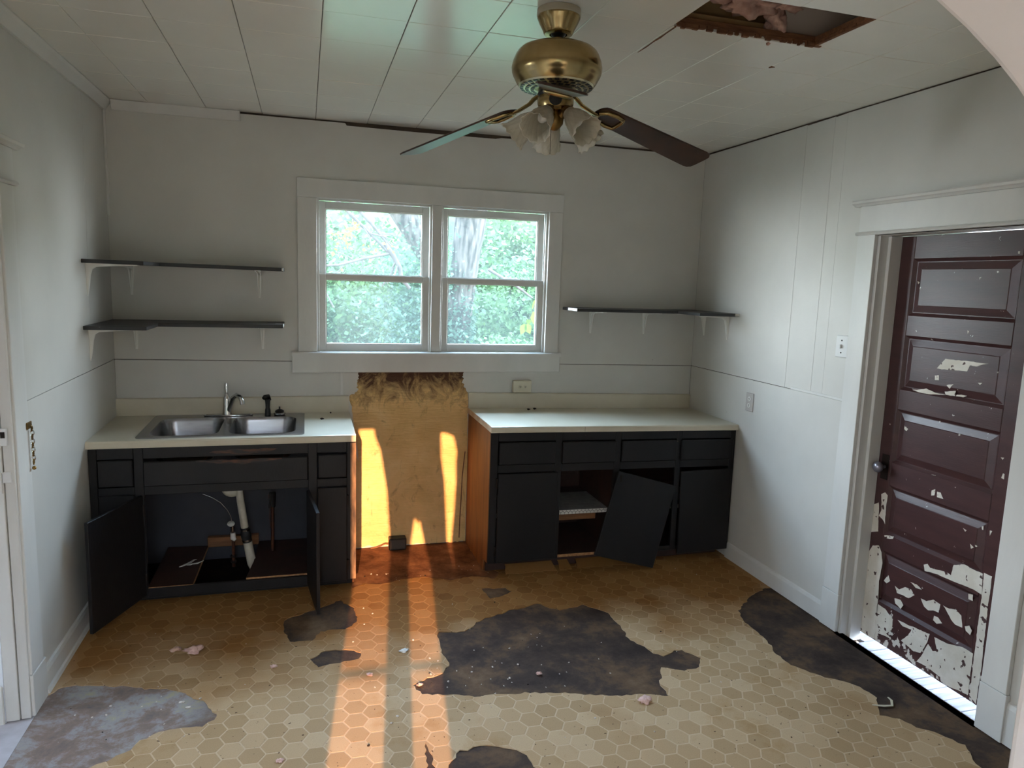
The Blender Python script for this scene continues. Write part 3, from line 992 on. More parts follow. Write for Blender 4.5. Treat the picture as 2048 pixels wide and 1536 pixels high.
CHIPS =  [[(-2.0, 0.499), (-2.019, 0.511), (-2.035, 0.5), (-2.077, 0.505), (-2.118, 0.514), (-2.146, 0.509), (-2.153, 0.561), (-2.203, 0.583), (-2.247, 0.579), (-2.293, 0.578), (-2.3, 0.487), (-2.259, 0.492), (-2.207, 0.49), (-2.172, 0.487), (-2.136, 0.488), (-2.08, 0.485), (-2.009, 0.473)], [(-2.298, 0.584), (-2.335, 0.584), (-2.337, 0.41), (-2.343, 0.127), (-2.339, 0.01), (-2.306, 0.031), (-2.304, 0.169), (-2.302, 0.393), (-2.301, 0.488), (-2.301, 0.535)], [(-1.849, 0.331), (-1.875, 0.323), (-1.908, 0.351), (-1.945, 0.354), (-1.968, 0.333), (-1.936, 0.306), (-1.904, 0.305), (-1.867, 0.301)], [(-1.934, 0.389), (-1.97, 0.391), (-2.002, 0.378), (-1.968, 0.373)], [(-1.855, 0.269), (-1.892, 0.277), (-1.911, 0.258), (-1.898, 0.234), (-1.864, 0.246)], [(-2.003, 0.336), (-2.033, 0.337), (-2.069, 0.359), (-2.108, 0.354), (-2.104, 0.314), (-2.076, 0.31), (-2.048, 0.297), (-2.022, 0.306)], [(-2.123, 0.357), (-2.154, 0.355), (-2.189, 0.367), (-2.217, 0.352), (-2.229, 0.304), (-2.194, 0.299), (-2.169, 0.312), (-2.142, 0.341)], [(-2.084, 0.288), (-2.107, 0.291), (-2.129, 0.272), (-2.102, 0.258), (-2.082, 0.266)], [(-2.24, 0.314), (-2.26, 0.328), (-2.275, 0.312), (-2.27, 0.289), (-2.247, 0.297)], [(-1.78, 0.327), (-1.803, 0.365), (-1.817, 0.343), (-1.798, 0.321)], [(-1.71, 0.749), (-1.731, 0.767), (-1.749, 0.756), (-1.746, 0.697), (-1.752, 0.609), (-1.733, 0.629), (-1.708, 0.639), (-1.719, 0.67)], [(-1.639, 0.672), (-1.699, 0.705), (-1.703, 0.674), (-1.714, 0.559), (-1.653, 0.532)], [(-1.69, 0.476), (-1.729, 0.491), (-1.75, 0.462), (-1.763, 0.412), (-1.753, 0.316), (-1.76, 0.226), (-1.766, 0.012), (-1.672, -0.007), (-1.659, 0.18), (-1.651, 0.367), (-1.667, 0.43)], [(-1.758, 0.197), (-1.81, 0.193), (-1.864, 0.164), (-1.861, 0.107), (-1.832, 0.074), (-1.867, 0.064), (-1.784, 0.05), (-1.779, 0.0), (-1.768, 0.013)], [(-1.89, 0.176), (-1.953, 0.18), (-2.024, 0.189), (-2.077, 0.195), (-2.068, 0.151), (-2.038, 0.083), (-1.999, 0.071), (-1.924, 0.085), (-1.96, 0.13), (-1.976, 0.165), (-1.925, 0.157)], [(-2.101, 0.194), (-2.167, 0.198), (-2.245, 0.219), (-2.297, 0.218), (-2.297, 0.157), (-2.299, 0.109), (-2.298, 0.026), (-2.202, 0.011), (-2.144, 0.028), (-2.084, 0.038), (-2.025, 0.032), (-2.056, 0.101), (-2.074, 0.146), (-2.101, 0.125), (-2.124, 0.137)], [(-1.995, 0.856), (-2.013, 0.866), (-2.012, 0.836), (-1.995, 0.831)], [(-2.024, 0.856), (-2.042, 0.858), (-2.06, 0.834), (-2.027, 0.833)], [(-2.323, 1.024), (-2.331, 1.023), (-2.33, 1.0), (-2.318, 1.004)], [(-2.172, 0.738), (-2.191, 0.732), (-2.183, 0.724)], [(-2.215, 0.682), (-2.233, 0.673), (-2.222, 0.662)], [(-2.235, 0.689), (-2.253, 0.684), (-2.241, 0.677)], [(-2.257, 0.775), (-2.267, 0.779), (-2.267, 0.76), (-2.259, 0.761)], [(-2.299, 0.771), (-2.312, 0.772), (-2.302, 0.749)], [(-2.237, 0.463), (-2.258, 0.468), (-2.261, 0.442), (-2.24, 0.44)], [(-1.754, 0.555), (-1.814, 0.568), (-1.81, 0.555), (-1.762, 0.541)], [(-1.98, 0.927), (-2.004, 0.929), (-1.996, 0.919)], [(-1.942, 1.412), (-1.982, 1.459), (-2.062, 1.462), (-2.194, 1.464), (-2.141, 1.445), (-2.108, 1.446), (-2.097, 1.42), (-2.009, 1.412)], [(-1.936, 1.38), (-1.957, 1.383), (-1.96, 1.361), (-1.939, 1.358)], [(-2.003, 1.345), (-2.038, 1.354), (-2.021, 1.33)], [(-1.821, 1.295), (-1.897, 1.311), (-1.947, 1.3), (-2.004, 1.301), (-1.879, 1.285)], [(-1.998, 1.313), (-2.052, 1.326), (-2.054, 1.309), (-2.112, 1.314), (-2.094, 1.305), (-2.004, 1.301)], [(-2.155, 1.377), (-2.176, 1.379), (-2.166, 1.369)], [(-1.799, 1.116), (-1.821, 1.106), (-1.814, 1.095), (-1.799, 1.101)], [(-2.102, 1.825), (-2.111, 1.823), (-2.101, 1.813)], [(-2.078, 1.595), (-2.085, 1.592), (-2.08, 1.579)], [(-2.263, 1.927), (-2.271, 1.926), (-2.27, 1.915), (-2.262, 1.917)], [(-1.779, 1.802), (-1.794, 1.798), (-1.786, 1.789)], [(-2.304, 1.088), (-2.318, 1.09), (-2.314, 1.08)]]
for i, c_ in enumerate(CHIPS):
    zc = sum(p[1] for p in c_) / len(c_)
    yc = sum(p[0] for p in c_) / len(c_)
    deep = any(z0 < zc < z1 for z0, z1 in pz) and -2.287 < yc < -1.748
    pts_ = rough_poly(c_, .0022, 90 + i, .012)
    pts_ = [(min(-1.6645, max(-2.4335, a)), max(.005, b)) for a, b in pts_]
    xo = dx + (.0035 if deep else 0)
    obj('paint_loss', MB().prism(pts_, 'x', xo - .0008, xo), CHIP, door)

# boards of the porch seen under the door
porch = thing('porch', 'weathered grey porch boards seen under the brown door', 'porch', (4.4, -2.0, -.08))
random.seed(4)
y = -5.2
i = 0
while y < 1.0:
    wd = .088
    obj('board', MB().box(3.708 if RY1 - .02 < y < RY0 - .06 else 3.822, 5.6, y, y + wd - .004, -.075, -.05 + random.uniform(-.002, .002)), PORCH, porch, bevel=.002)
    y += wd

struct('porch_shade_slab', MB().prism([(3.82, 2.95), (5.9, 2.55), (5.9, 2.65), (3.82, 3.05)], 'y', NEAR + .1, 1.0), ROOFM)  # unseen slab, added to shade the porch boards

# ---- side doorway in the left wall
trim2 = thing('trim_2', None, None, (0, -1.98, 0), kind='structure')
P('casing', MB().box(0, .020, -1.530, -1.402, .17, 2.028), par=trim2)
P('plinth', MB().box(0, .023, -1.532, -1.386, 0, .169), par=trim2)
P('casing', MB().box(0, .020, -2.57, -2.44, .0, 2.028), par=trim2)
P('head', MB().box(0, .021, -2.575, -1.396, 2.044, 2.160), par=trim2)
P('bead', MB().prism([(0, 2.028), (.028, 2.028), (.034, 2.036), (.028, 2.044), (0, 2.044)], 'y', -2.59, -1.385), par=trim2, bv=0)
P('cap', MB().prism([(0, 2.160), (.026, 2.160), (.034, 2.168), (.046, 2.172), (.050, 2.182), (.046, 2.188), (0, 2.188)], 'y', -2.61, -1.355), par=trim2, bv=0)
P('jamb', MB().box(-.022, .012, -1.545, -1.530, 0, 2.03), par=trim2, bv=.002)
P('jamb', MB().box(-.070, -.024, -1.552, -1.530, 0, 2.03), par=trim2, bv=.002)
P('jamb', MB().box(-.07, .012, -2.44, -2.425, 0, 2.03).box(-.07, .012, -2.425, -1.545, 2.015, 2.03), par=trim2, bv=.002)

lk = thing('latch_keeper', 'white painted latch plate on the left door jamb below the chain', 'latch', (-.03, -1.56, .95))
obj('plate', MB().box(-.052, -.026, -1.560, -1.5525, .905, .985), HARDW, lk, bevel=.002)
obj('slot', MB().box(-.046, -.034, -1.5612, -1.559, .915, .970), DARKMET, lk)
obj('lug', MB().box(-.026, .004, -1.556, -1.5455, .945, .985), HARDW, lk, bevel=.002)
lk = thing('strike_plate', 'white painted strike plate on the left door jamb beside the chain', 'latch', (-.03, -1.56, 1.11))
obj('plate', MB().box(-.055, .0, -1.561, -1.5525, 1.085, 1.150), HARDW, lk, bevel=.002)
obj('hole', MB().box(-.020, -.006, -1.5622, -1.5605, 1.115, 1.138), DARKMET, lk)

ch = thing('door_chain', 'brass door chain hanging beside the left doorway', 'chain', (.02, -1.37, .97))
obj('mount', MB().box(.020, .026, -1.432, -1.388, 1.118, 1.145), BRASS_D, ch, bevel=.002)
lnk = MB()
for k in range(9):
    z = 1.118 - k * .0165
    a = pi / 2 * (k % 2)
    ring = [Vector((.030 + .006 * cos(t) * sin(a), -1.405 + .006 * cos(t) * cos(a), z + .011 * sin(t))) for t in [2 * pi * j / 10 for j in range(11)]]
    obj('link', MB().tube(ring, .0022, 5), CHROME if k % 2 else BRASS_D, ch, smooth=60)
obj('end_ball', MB().lathe([(0, -.008), (.006, -.005), (.008, 0), (.006, .005), (0, .008)], (.030, -1.405, .962), 10), BRASS_D, ch, smooth=60)

# ---- rooms beyond: side room on the left, front room behind the camera, roof
mb = MB().box(-3.4, -.070, -1.552, -1.43, -.4, BIGZ)
sw = struct('wall_side_room', mb, WALLB)
obj('skirting', MB().box(-3.2, -.071, -1.564, -1.552, -.02, .15), TRIM, sw, bevel=.004)
mb = MB().box(-3.3, -3.2, -4.7, -1.4, -.4, 1.0).box(-3.3, -3.2, -4.7, -1.4, 2.0, BIGZ).box(-3.3, -3.2, -1.7, -1.4, 1.0, 2.0).box(-3.3, -3.2, -4.7, -2.3, 1.0, 2.0)
struct('wall_far_left', mb, WALLB)
struct('floor_side_room', MB().box(-3.3, .018, -4.6, -1.43, -.07, -.003), LFLOOR)
struct('ceiling_side_room', MB().box(-3.3, -.07, -4.7, -1.4, H, H + .05), ROOM)
mb = MB().box(-3.3, -.07, -4.72, -4.62, -.4, BIGZ)
FRY = -5.6
struct('wall_room_divider', mb, ROOM)
mb = MB().box(5.0, 5.1, FRY, NEAR, -.4, .6).box(5.0, 5.1, FRY, NEAR, 2.3, BIGZ).box(5.0, 5.1, FRY, -5.5, .6, 2.3).box(5.0, 5.1, -4.08, NEAR, .6, 2.3)
struct('wall_front_right', mb, ROOM)
mb = MB().box(-3.3, -3.2, FRY, -4.6, -.4, .6).box(-3.3, -3.2, FRY, -4.6, 2.3, BIGZ).box(-3.3, -3.2, FRY, -5.5, .6, 2.3).box(-3.3, -3.2, -4.7, -4.6, .6, 2.3)
struct('wall_front_left', mb, ROOM)
mb = MB().box(W + .13, 5.1, NEAR - .13, NEAR, -.4, BIGZ)
struct('wall_near_right', mb, ROOM)
OX0, OX1, OZ0, OZ1 = .655, 1.42, .60, 2.42
mb = MB().box(-3.3, OX0, FRY - .1, FRY, -.4, BIGZ).box(OX1, 5.1, FRY - .1, FRY, -.4, BIGZ).box(OX0, OX1, FRY - .1, FRY, -.4, OZ0).box(OX0, OX1, FRY - .1, FRY, OZ1, BIGZ)
wf = struct('wall_front', mb, ROOM)
obj('meeting_rail', MB().box(OX0, OX1, FRY - .05, FRY - .03, 1.153, 1.166), TRIM, wf)
struct('floor_front_room', MB().box(-3.3, 5.1, FRY - .1, NEAR - .13, -.07, -.003), FRFLOOR)
struct('ceiling_front_room', MB().box(-3.3, 5.1, FRY - .1, NEAR - .13, H, H + .05).box(-.07, 0, -4.7, NEAR, H, H + .05), ROOM)
# unseen masks added across the front window, gaps cut to shape the sun streaks
cy = -5.54
OFX, OFZ = SLOPE * cy, -TAN * cy
sun_masks = [
    ('unseen top mask shaping the sun in the front window', [(1.30, .785), (2.14, .785), (2.14, .95), (1.30, .95)]),
    ('unseen left mask shaping the sun in the front window', [(1.568, -.9), (1.565, 0), (1.54, .38), (1.497, .647), (1.462, .74), (1.455, .80), (1.735, .80), (1.735, .165), (1.722, .188), (1.70, 0), (1.678, -.1), (1.676, -.9)]),
    ('unseen middle mask shaping the sun in the front window', [(1.735, .80), (1.735, .15), (1.754, .172), (1.79, 0), (1.812, -.1), (1.816, -.9), (1.958, -.9), (1.957, -.12), (1.941, .015), (1.916, .43), (1.905, .5), (1.89, .60), (1.885, .80)]),
    ('unseen right mask shaping the sun in the front window', [(1.885, .80), (1.885, .765), (1.93, .755), (1.966, .735), (1.992, .63), (1.985, .55), (1.99, .43), (1.982, .25), (1.966, .014), (1.958, -.12), (1.958, -.9), (2.14, -.9), (2.14, .80)]),
]
for i, (lab, p) in enumerate(sun_masks):
    q = [(a + OFX, b + OFZ) for a, b in p]
    tag(obj('curtain_mask', MB().prism(q, 'y', cy - .012 - .013 * i, cy - .002 - .013 * i), MASK_CLOTH), lab, 'curtain_mask', 'sun masks of the front window')
# gable roof over the whole house
mb = MB().prism([(-6.2, 2.95), (.6, 2.95), (.6, 3.05), (-2.8, 5.3), (-6.2, 3.05)], 'x', -4.2, 4.6)
mb.box(3.6, 5.3, -6.0, NEAR, 2.95, 3.1)
struct('roof', mb, ROOFM)

# ================================================================== counters and cabinets
tl = lambda p: (p[0], p[1], p[2] + p[1] * .0188)
tr_ = lambda p: (p[0], p[1], p[2] - .0163 * (p[0] - 2.065) * (p[2] / .9))

# ---- sink cabinet on the left
XL, XR_, YF, YB = .004, 1.306, -.612, -.010
cabl = thing('base_cabinet', 'black sink base cabinet under the left counter with two doors hanging open', 'cabinet', (.65, -.3, 0))
A = lambda name, m_, mat=CABP, par=cabl, bv=.002, lab=None: tag(obj(name, m_, mat, par, bevel=bv), lab)
A('side_panel', MB().prism([(YB, 0), (-.52, 0), (-.52, .06), (-.592, .06), (-.592, .852), (YB, .862)], 'x', 1.290, 1.304), SIDEWOOD, lab='bare brown end panel')
A('side_panel', MB().box(XL, XL + .012, -.592, YB, .0, .850), INTER)
A('back_panel', MB().box(XL + .012, 1.290, -.018, -.0105, .0, .855), INTERB)
A('shade_floor_sheet', MB().box(XL + .012, 1.290, -.52, -.018, .0005, .004), pmat('shade_black_floor', S(20, 14, 11), S(34, 24, 18), 9, rough=.95, spec=.1))  # near-black sheet added; its colour stands for the shade inside the cabinet
# face frame
A('stile', MB().box(XL, .040, YF, YF + .02, .045, .852))
A('stile', MB().box(.206, .250, YF, YF + .02, .045, .852))
A('stile', MB().box(1.055, 1.100, YF, YF + .02, .058, .846))
A('stile', MB().box(1.258, 1.3055, YF, YF + .02, .058, .846), CABP)
A('edge_strip', MB().box(1.276, 1.3065, YF - .0012, YF, .062, .842), pmat('worn_edge', S(150, 116, 84), S(70, 52, 40), 16, rough=.6, stretch=(2, 1, .5)), bv=0)
for z0, z1 in ((.790, .8515), (.600, .645), (.046, .098)):
    for a, b in ((.040, .206), (.250, 1.055), (1.100, 1.258)):
        A('rail', MB().box(a + .0003, b - .0003, YF + .0005, YF + .02, z0, z1))
A('toe_kick', MB().box(XL, 1.29, -.53, -.515, 0, .06))
random.seed(2)
for x0, x1, z0, z1, ty in ((.046, .203, .652, .788, .012), (.252, 1.052, .648, .776, 0), (1.106, 1.255, .654, .782, -.008)):
    m_ = MB().box(x0, x1, YF - .018, YF - .0008, z0, z1)
    A('drawer_front', m_, bv=.004)
A('worn_patch', MB().prism(rough_poly([(.56, .812), (.70, .798), (.84, .806), (.90, .822), (.70, .826)], .004, 71, .02), 'y', YF - .0004, YF + .0004), WEARB, bv=0)
A('worn_patch', MB().prism(rough_poly([(.50, .770), (.62, .756), (.72, .748), (.80, .758), (.92, .769), (.92, .7745), (.50, .7745)], .003, 72, .02), 'y', YF - .0186, YF - .0178), WEARB, bv=0)


def hinged(name, hinge, wdt, z0, z1, ang_, par, th=.018, tilt=0, lab=None, mat=CABP):
    """a door leaf: hinge point (x, y), leaf width, swing angle of its direction"""
    m_ = MB().box(0, wdt, -th, 0, z0, z1)
    a = radians(ang_)
    m_.xf(lambda p: (hinge[0] + (p[0]) * cos(a) - p[1] * sin(a), hinge[1] + p[0] * sin(a) + p[1] * cos(a), p[2] + p[0] * tilt))
    o = obj(name, m_, mat, par, bevel=.002)
    if lab:
        o['label'] = lab
    return o


A('door', MB().box(.046, .206, YF - .018, YF - .0008, .07, .606))
hinged('door', (.244, YF - .004), .405, .062, .600, -112.5, cabl, lab='left door swung wide open', tilt=-.02)
hinged('door', (1.062, YF - .004), .372, .056, .588, -83, cabl, lab='right door swung open towards the room', tilt=-.03)
A('door', MB().box(1.104, 1.256, YF - .018, YF - .0008, .064, .598))
for zz in (.15, .52):
    A('hinge', MB().box(1.257, 1.268, YF - .012, YF - .0008, zz - .03, zz + .03), DARKMET, bv=.001)
    A('hinge', MB().box(.236, .250, YF - .010, YF - .0008, zz - .03, zz + .03), DARKMET, bv=.001)
# broken bottom boards
m_ = MB().prism([(.246, -.604), (.462, -.604), (.470, -.04), (.246, -.02)], 'z', .086, .100)
A('bottom_board', m_, INTER)
A('board_edge', MB().box(.2465, .462, -.6065, -.604, .084, .1005), EDGEWOOD, bv=0)
m_ = MB().prism([(.4622, -.604), (.4645, -.604), (.4722, -.04), (.4702, -.04)], 'z', .085, .1004)
A('board_edge', m_, EDGEWOOD, bv=0)
m_ = MB().prism([(.725, -.585), (1.050, -.585), (1.050, -.03), (.76, -.03), (.75, -.35)], 'z', .094, .104)
A('bottom_board', m_, INTER)
A('board_edge', MB().box(.727, 1.05, -.588, -.585, .093, .1045), EDGEWOOD, bv=0)
A('cleat', MB().box(.47, .76, -.06, -.02, .095, .155), RAWWOOD)
# crumpled plastic on the loose board
random.seed(9)
for k in range(2):
    x0 = .36 + k * .035
    pts_ = [(x0 + random.uniform(-.006, .006) + i * .016, -.36 + i * .02 * (1 - k * .4) + random.uniform(-.012, .012), .104 + random.uniform(0, .008)) for i in range(6)]
    tag(obj('plastic_scrap', MB().tube(pts_, [.004, .009, .007, .010, .006, .003], 6, flat=.35), WHITEPL, smooth=60), ['thin torn plastic scrap on the loose cabinet board', 'short torn plastic scrap nearer the drain on the cabinet board'][k], 'scrap')

# ---- drain and supply under the sink
yp = -.30
dr = thing('drain_pipe', 'white plastic drain pipe with a black rubber coupling under the sink', 'pipe', (.70, yp, .05))
arcp = [Vector((.60, yp, .545))] + [Vector((.600 + .038 - .038 * cos(t), yp, .530 - .034 * sin(t))) for t in [i * pi / 10 for i in range(11)]]
obj('trap', MB().tube([(.600, yp, .62)] + arcp[1:] + [(.678, yp, .56), (.676, yp, .62)], .021, 14), PVC, dr, smooth=50)
obj('tail_pipe', MB().tube([(.676, yp - .005, .530), (.682, yp - .005, .45), (.703, yp - .005, .285)], .021, 14), PVC, dr, smooth=50)
obj('coupling', MB().tube([(.701, yp - .005, .292), (.704, yp - .005, .268), (.705, yp - .005, .262), (.710, yp - .005, .235), (.711, yp - .005, .228), (.715, yp - .005, .205)], [.026, .026, .029, .029, .026, .026], 16), BLACKRUB, dr, smooth=30)
obj('clamp', MB().tube([(.7025, yp - .005, .284), (.7035, yp - .005, .274)], .0275, 16), STEEL, dr)
obj('clamp', MB().tube([(.7115, yp - .005, .222), (.713, yp - .005, .212)], .0275, 16), STEEL, dr)
obj('lower_pipe', MB().tube([(.715, yp - .005, .206), (.732, yp - .005, .10), (.734, yp - .005, .07), (.736, yp - .005, .03)], [.025, .025, .022, .008], 16), PVC, dr, smooth=50)
sv = thing('shutoff_valve', 'small white shut-off valve on a riser left of the drain', 'valve', (.637, yp, .09))
obj('riser', MB().tube([(.638, yp, .06), (.637, yp, .31)], .0085, 10), COPPER, sv, smooth=50)
obj('handle', MB().lathe([(0, .010), (.018, .008), (.021, 0), (.016, -.008), (0, -.010)], (.629, yp - .012, .320), 14, (0, -.35, 1)), WHITEPL, sv, smooth=50)
obj('body', MB().tube([(.636, yp, .305), (.636, yp, .272)], .011, 10), CHROME, sv, smooth=50)
obj('fitting', MB().tube([(.637, yp - .004, .265), (.638, yp - .004, .23), (.650, yp - .008, .22)], [.014, .015, .009], 10), WHITEPL, sv, smooth=50)
for z in (.118, .085):
    obj('nut', MB().tube([(.637, yp, z), (.637, yp, z + .012)], .017, 6), DARKMET, sv)
cp = thing('supply_pipe', 'dull copper supply pipe under the right bowl', 'pipe', (.853, yp, .15))
obj('pipe', MB().tube([(.852, yp, .14), (.855, yp, .42)], .010, 10), COPPER, cp, smooth=50)
obj('wing_nut', MB().tube([(.858, yp, .405), (.858, yp, .49)], [.013, .017], 8), BLACKP, cp, smooth=40)
obj('wing_nut', MB().tube([(.838, yp, .40), (.846, yp, .49)], .008, 8), BLACKP, cp, smooth=40)
obj('wire', MB().tube([(.832, yp, .48), (.842, yp, .42), (.838, yp, .34), (.842, yp, .28)], .002, 5), COPPER, cp)
tag(obj('thin_hose', MB().tube([(.482, yp, .500), (.53, yp, .478), (.575, yp, .445), (.61, yp, .40), (.628, yp, .36), (.632, yp, .335)], .0032, 7), STEEL, smooth=60), 'thin grey hose curving down to the shut-off valve under the sink', 'hose')

# ---- left countertop with the sink cut-out
SX0, SX1, SY0, SY1 = .230, 1.018, -.585, -.055
ctl = thing('countertop', 'cream laminate left countertop with the sink set in', 'countertop', (.65, -.3, .86))
zt = .902
ov, tri = cut_shape([(.0005, -.6), (1.304, -.6), (1.304, -.019), (.0005, -.019)], [[(SX0, SY0), (SX1, SY0), (SX1, SY1), (SX0, SY1)]])
m_ = MB()
slab(m_, ov, tri, zt - .036, zt)
fr = [(-.6, zt - .038), (-.636, zt - .038), (-.6375, zt - .030), (-.6375, zt - .010), (-.634, zt - .002), (-.626, zt), (-.6, zt)]
m_.prism(fr, 'x', .0005, 1.304)
obj('top', m_.xf(tl), LAMIN, ctl)
m_ = MB().prism([(0, zt), (-.019, zt), (-.019, zt + .094), (-.016, zt + .099), (-.010, zt + .101), (0, zt + .101)], 'x', .0005, 1.300)
obj('backsplash', m_.xf(tl), LAMIN, ctl)

# ---- sink
sk = thing('kitchen_sink', 'stainless steel double bowl kitchen sink in the left counter', 'sink', (.62, -.32, .72))


def rrect(x0, x1, y0, y1, r, n=6):
    o_ = []
    for cx_, cy_, a0 in ((x1 - r, y1 - r, 0), (x0 + r, y1 - r, pi / 2), (x0 + r, y0 + r, pi), (x1 - r, y0 + r, 3 * pi / 2)):
        for i in range(n + 1):
            a = a0 + pi / 2 * i / n
            o_.append((cx_ + r * cos(a), cy_ + r * sin(a)))
    return o_


rimo = rrect(.212, 1.036, -.603, -.040, .025)
bowls = [(.262, .598, -.568, -.140), (.648, .990, -.568, -.140)]
ov, tri = cut_shape(rimo, [rrect(*b, .075, 8) for b in bowls])
m_ = MB()
slab(m_, ov, tri, zt + .0005, zt + .005)
obj('rim', m_.xf(tl), STEEL, sk)
for b in bowls:
    m_ = MB()
    levels = [(0, .075, .005), (.004, .072, -.004), (.008, .07, -.02), (.016, .068, -.10), (.024, .066, -.135), (.040, .06, -.152), (.07, .05, -.158)]
    rows = [[(p[0], p[1], zt + dz) for p in rrect(b[0] + d, b[1] - d, b[2] + d, b[3] - d, r, 8)] for d, r, dz in levels]
    n = len(rows[0])
    vs_ = [p for r in rows for p in r]
    fs = [(i * n + k, i * n + (k + 1) % n, (i + 1) * n + (k + 1) % n, (i + 1) * n + k) for i in range(len(rows) - 1) for k in range(n)]
    fs.append(tuple(range((len(rows) - 1) * n, len(rows) * n)))
    m_.add(vs_, fs)
    bo = obj('bowl', m_.xf(tl), STEEL, sk, smooth=60)
    obj('drain', MB().lathe([(0, .003), (.03, .003), (.042, .006), (.044, .002), (.044, 0)], ((b[0] + b[1]) / 2, -.33, zt - .164), 20), CHROME, bo, smooth=40)

# ---- faucet, sprayer, strainer
fy, fz = -.085, zt + .0035
fc = thing('faucet', 'chrome single-lever faucet behind the double sink', 'faucet', (.61, fy, fz))
m_ = MB()
o_ = [(.608 + .136 * cos(t) * (1 - .0 * abs(cos(t))), fy + .030 * sin(t)) for t in [2 * pi * i / 40 for i in range(40)]]
m_.prism(o_, 'z', fz, fz + .010)
obj('base_plate', m_, CHROME, fc, bevel=.003)
obj('body', MB().lathe([(.0, 0), (.026, .0), (.024, .02), (.0215, .05), (.0215, .085), (.019, .10), (.012, .112), (.008, .125), (.0, .128)], (.600, fy, fz + .009), 24), CHROME, fc, smooth=40)
obj('lever', MB().tube([(.600, fy, fz + .120), (.599, fy + .004, fz + .14), (.597, fy + .010, fz + .165), (.598, fy + .014, fz + .19)], [.005, .006, .010, .009], 12), CHROME, fc, smooth=50)
obj('spout', MB().tube([(.610, fy - .01, fz + .03), (.622, fy - .03, fz + .07), (.640, fy - .06, fz + .115), (.662, fy - .09, fz + .135), (.684, fy - .115, fz + .128), (.694, fy - .128, fz + .105), (.697, fy - .132, fz + .088)], [.013, .0135, .0135, .0135, .0135, .013, .0135], 14), CHROME, fc, smooth=50)
spr = thing('side_sprayer', 'black side sprayer standing on the sink rim', 'sprayer', (.826, fy, fz))
obj('handle', MB().lathe([(0, 0), (.017, 0), (.016, .03), (.0125, .045), (.014, .075), (.017, .095), (0, .10)], (.826, fy, fz), 16), BLACKP, spr, smooth=40)
obj('head', MB().tube([(.840, fy + .006, fz + .088), (.828, fy, fz + .112), (.812, fy - .018, fz + .110), (.806, fy - .026, fz + .102)], [.008, .014, .0145, .012], 12), BLACKP, spr, smooth=50)
stn = thing('sink_strainer', 'sink strainer with a black knob standing beside the sprayer', 'strainer', (.893, fy - .005, fz))
obj('cup', MB().lathe([(0, 0), (.028, 0), (.034, .006), (.034, .013), (.026, .018), (0, .018)], (.893, fy - .005, fz), 20), CHROME, stn, smooth=40)
obj('stopper', MB().lathe([(.026, .018), (.027, .024), (.016, .032), (.005, .036), (.0045, .050), (0, .051)], (.893, fy - .005, fz), 16), BLACKP, stn, smooth=40)

# ---- right base cabinet
cabr = thing('base_cabinet', 'black base cabinet under the right counter with four drawers and a missing door', 'cabinet', (2.87, -.3, 0))


def Rr(name, m_, mat=CABP, bv=.002, lab=None):
    return tag(obj(name, m_.xf(tr_), mat, cabr, bevel=bv), lab)


X0, X1 = 2.067, 3.684
Rr('side_panel', MB().prism([(YB, 0), (-.50, 0), (-.51, .075), (-.592, .08), (-.592, .876), (YB, .876)], 'x', X0, X0 + .014), SIDEWOOD, lab='bare brown end panel')
Rr('side_panel', MB().box(3.662, X1 - .002, -.592, YB, .06, .874), INTER)
Rr('back_panel', MB().box(X0 + .014, 3.66, -.018, -.0105, .07, .874), INTER)
for a, b in ((X0, 2.113), (2.464, 2.506), (2.846, 2.888), (3.262, 3.300), (3.645, X1 - .001)):
    Rr('stile', MB().box(a, b, YF, YF + .02, .082, .876))
XS = [2.113, 2.464, 2.506, 2.846, 2.888, 3.262, 3.300, 3.645]
for k in range(4):
    a, b = XS[2 * k] + .0003, XS[2 * k + 1] - .0003
    for z0, z1 in ((.822, .8755), (.634, .682)) + (((.082, .112),) if k != 1 else ()):
        Rr('rail', MB().box(a, b, YF + .0005, YF + .02, z0, z1))
for x0, x1 in ((2.116, 2.461), (2.507, 2.852), (2.890, 3.259), (3.292, 3.660)):
    Rr('drawer_front', MB().box(x0, x1, YF - .018, YF - .0008, .686, .818), bv=.004)
d = Rr('door', MB().box(2.114, 2.481, YF - .018, YF - .0008, .094, .632), bv=.003)
m_ = MB().box(3.306, 3.664, YF - .019, YF - .0008, .058, .610)
m_.xf(lambda p: (p[0] - (p[2] - .33) * .018, p[1], p[2] + (p[0] - 3.3) * .028))
Rr('door', m_, bv=.003)
for zz in (.16, .575):
    Rr('hinge', MB().box(2.103, 2.1135, YF - .011, YF - .0008, zz - .03, zz + .03), DARKMET, bv=.001)
Rr('toe_kick', MB().box(X0 + .014, 3.66, -.515, -.50, 0, .08), INTER)
Rr('bottom_board', MB().box(X0 + .014, 3.66, -.588, -.02, .082, .094), INTER)
Rr('board_edge', MB().box(2.482, 2.80, -.592, -.588, .083, .100), EDGEWOOD, bv=0)
Rr('shelf', MB().box(X0 + .014, 3.66, -.52, -.02, .335, .357), INTER)
shf = Rr('shelf_liner', MB().box(X0 + .016, 3.658, -.522, -.16, .3572, .3585), pmat('pale_shelf_liner', S(150, 148, 144), S(128, 126, 122), 30, rough=.6), bv=0)
Rr('shelf_edge', MB().box(X0 + .016, 3.658, -.5235, -.520, .332, .3585), pmat('white_shelf_edge', S(214, 210, 200), rough=.5), bv=0)
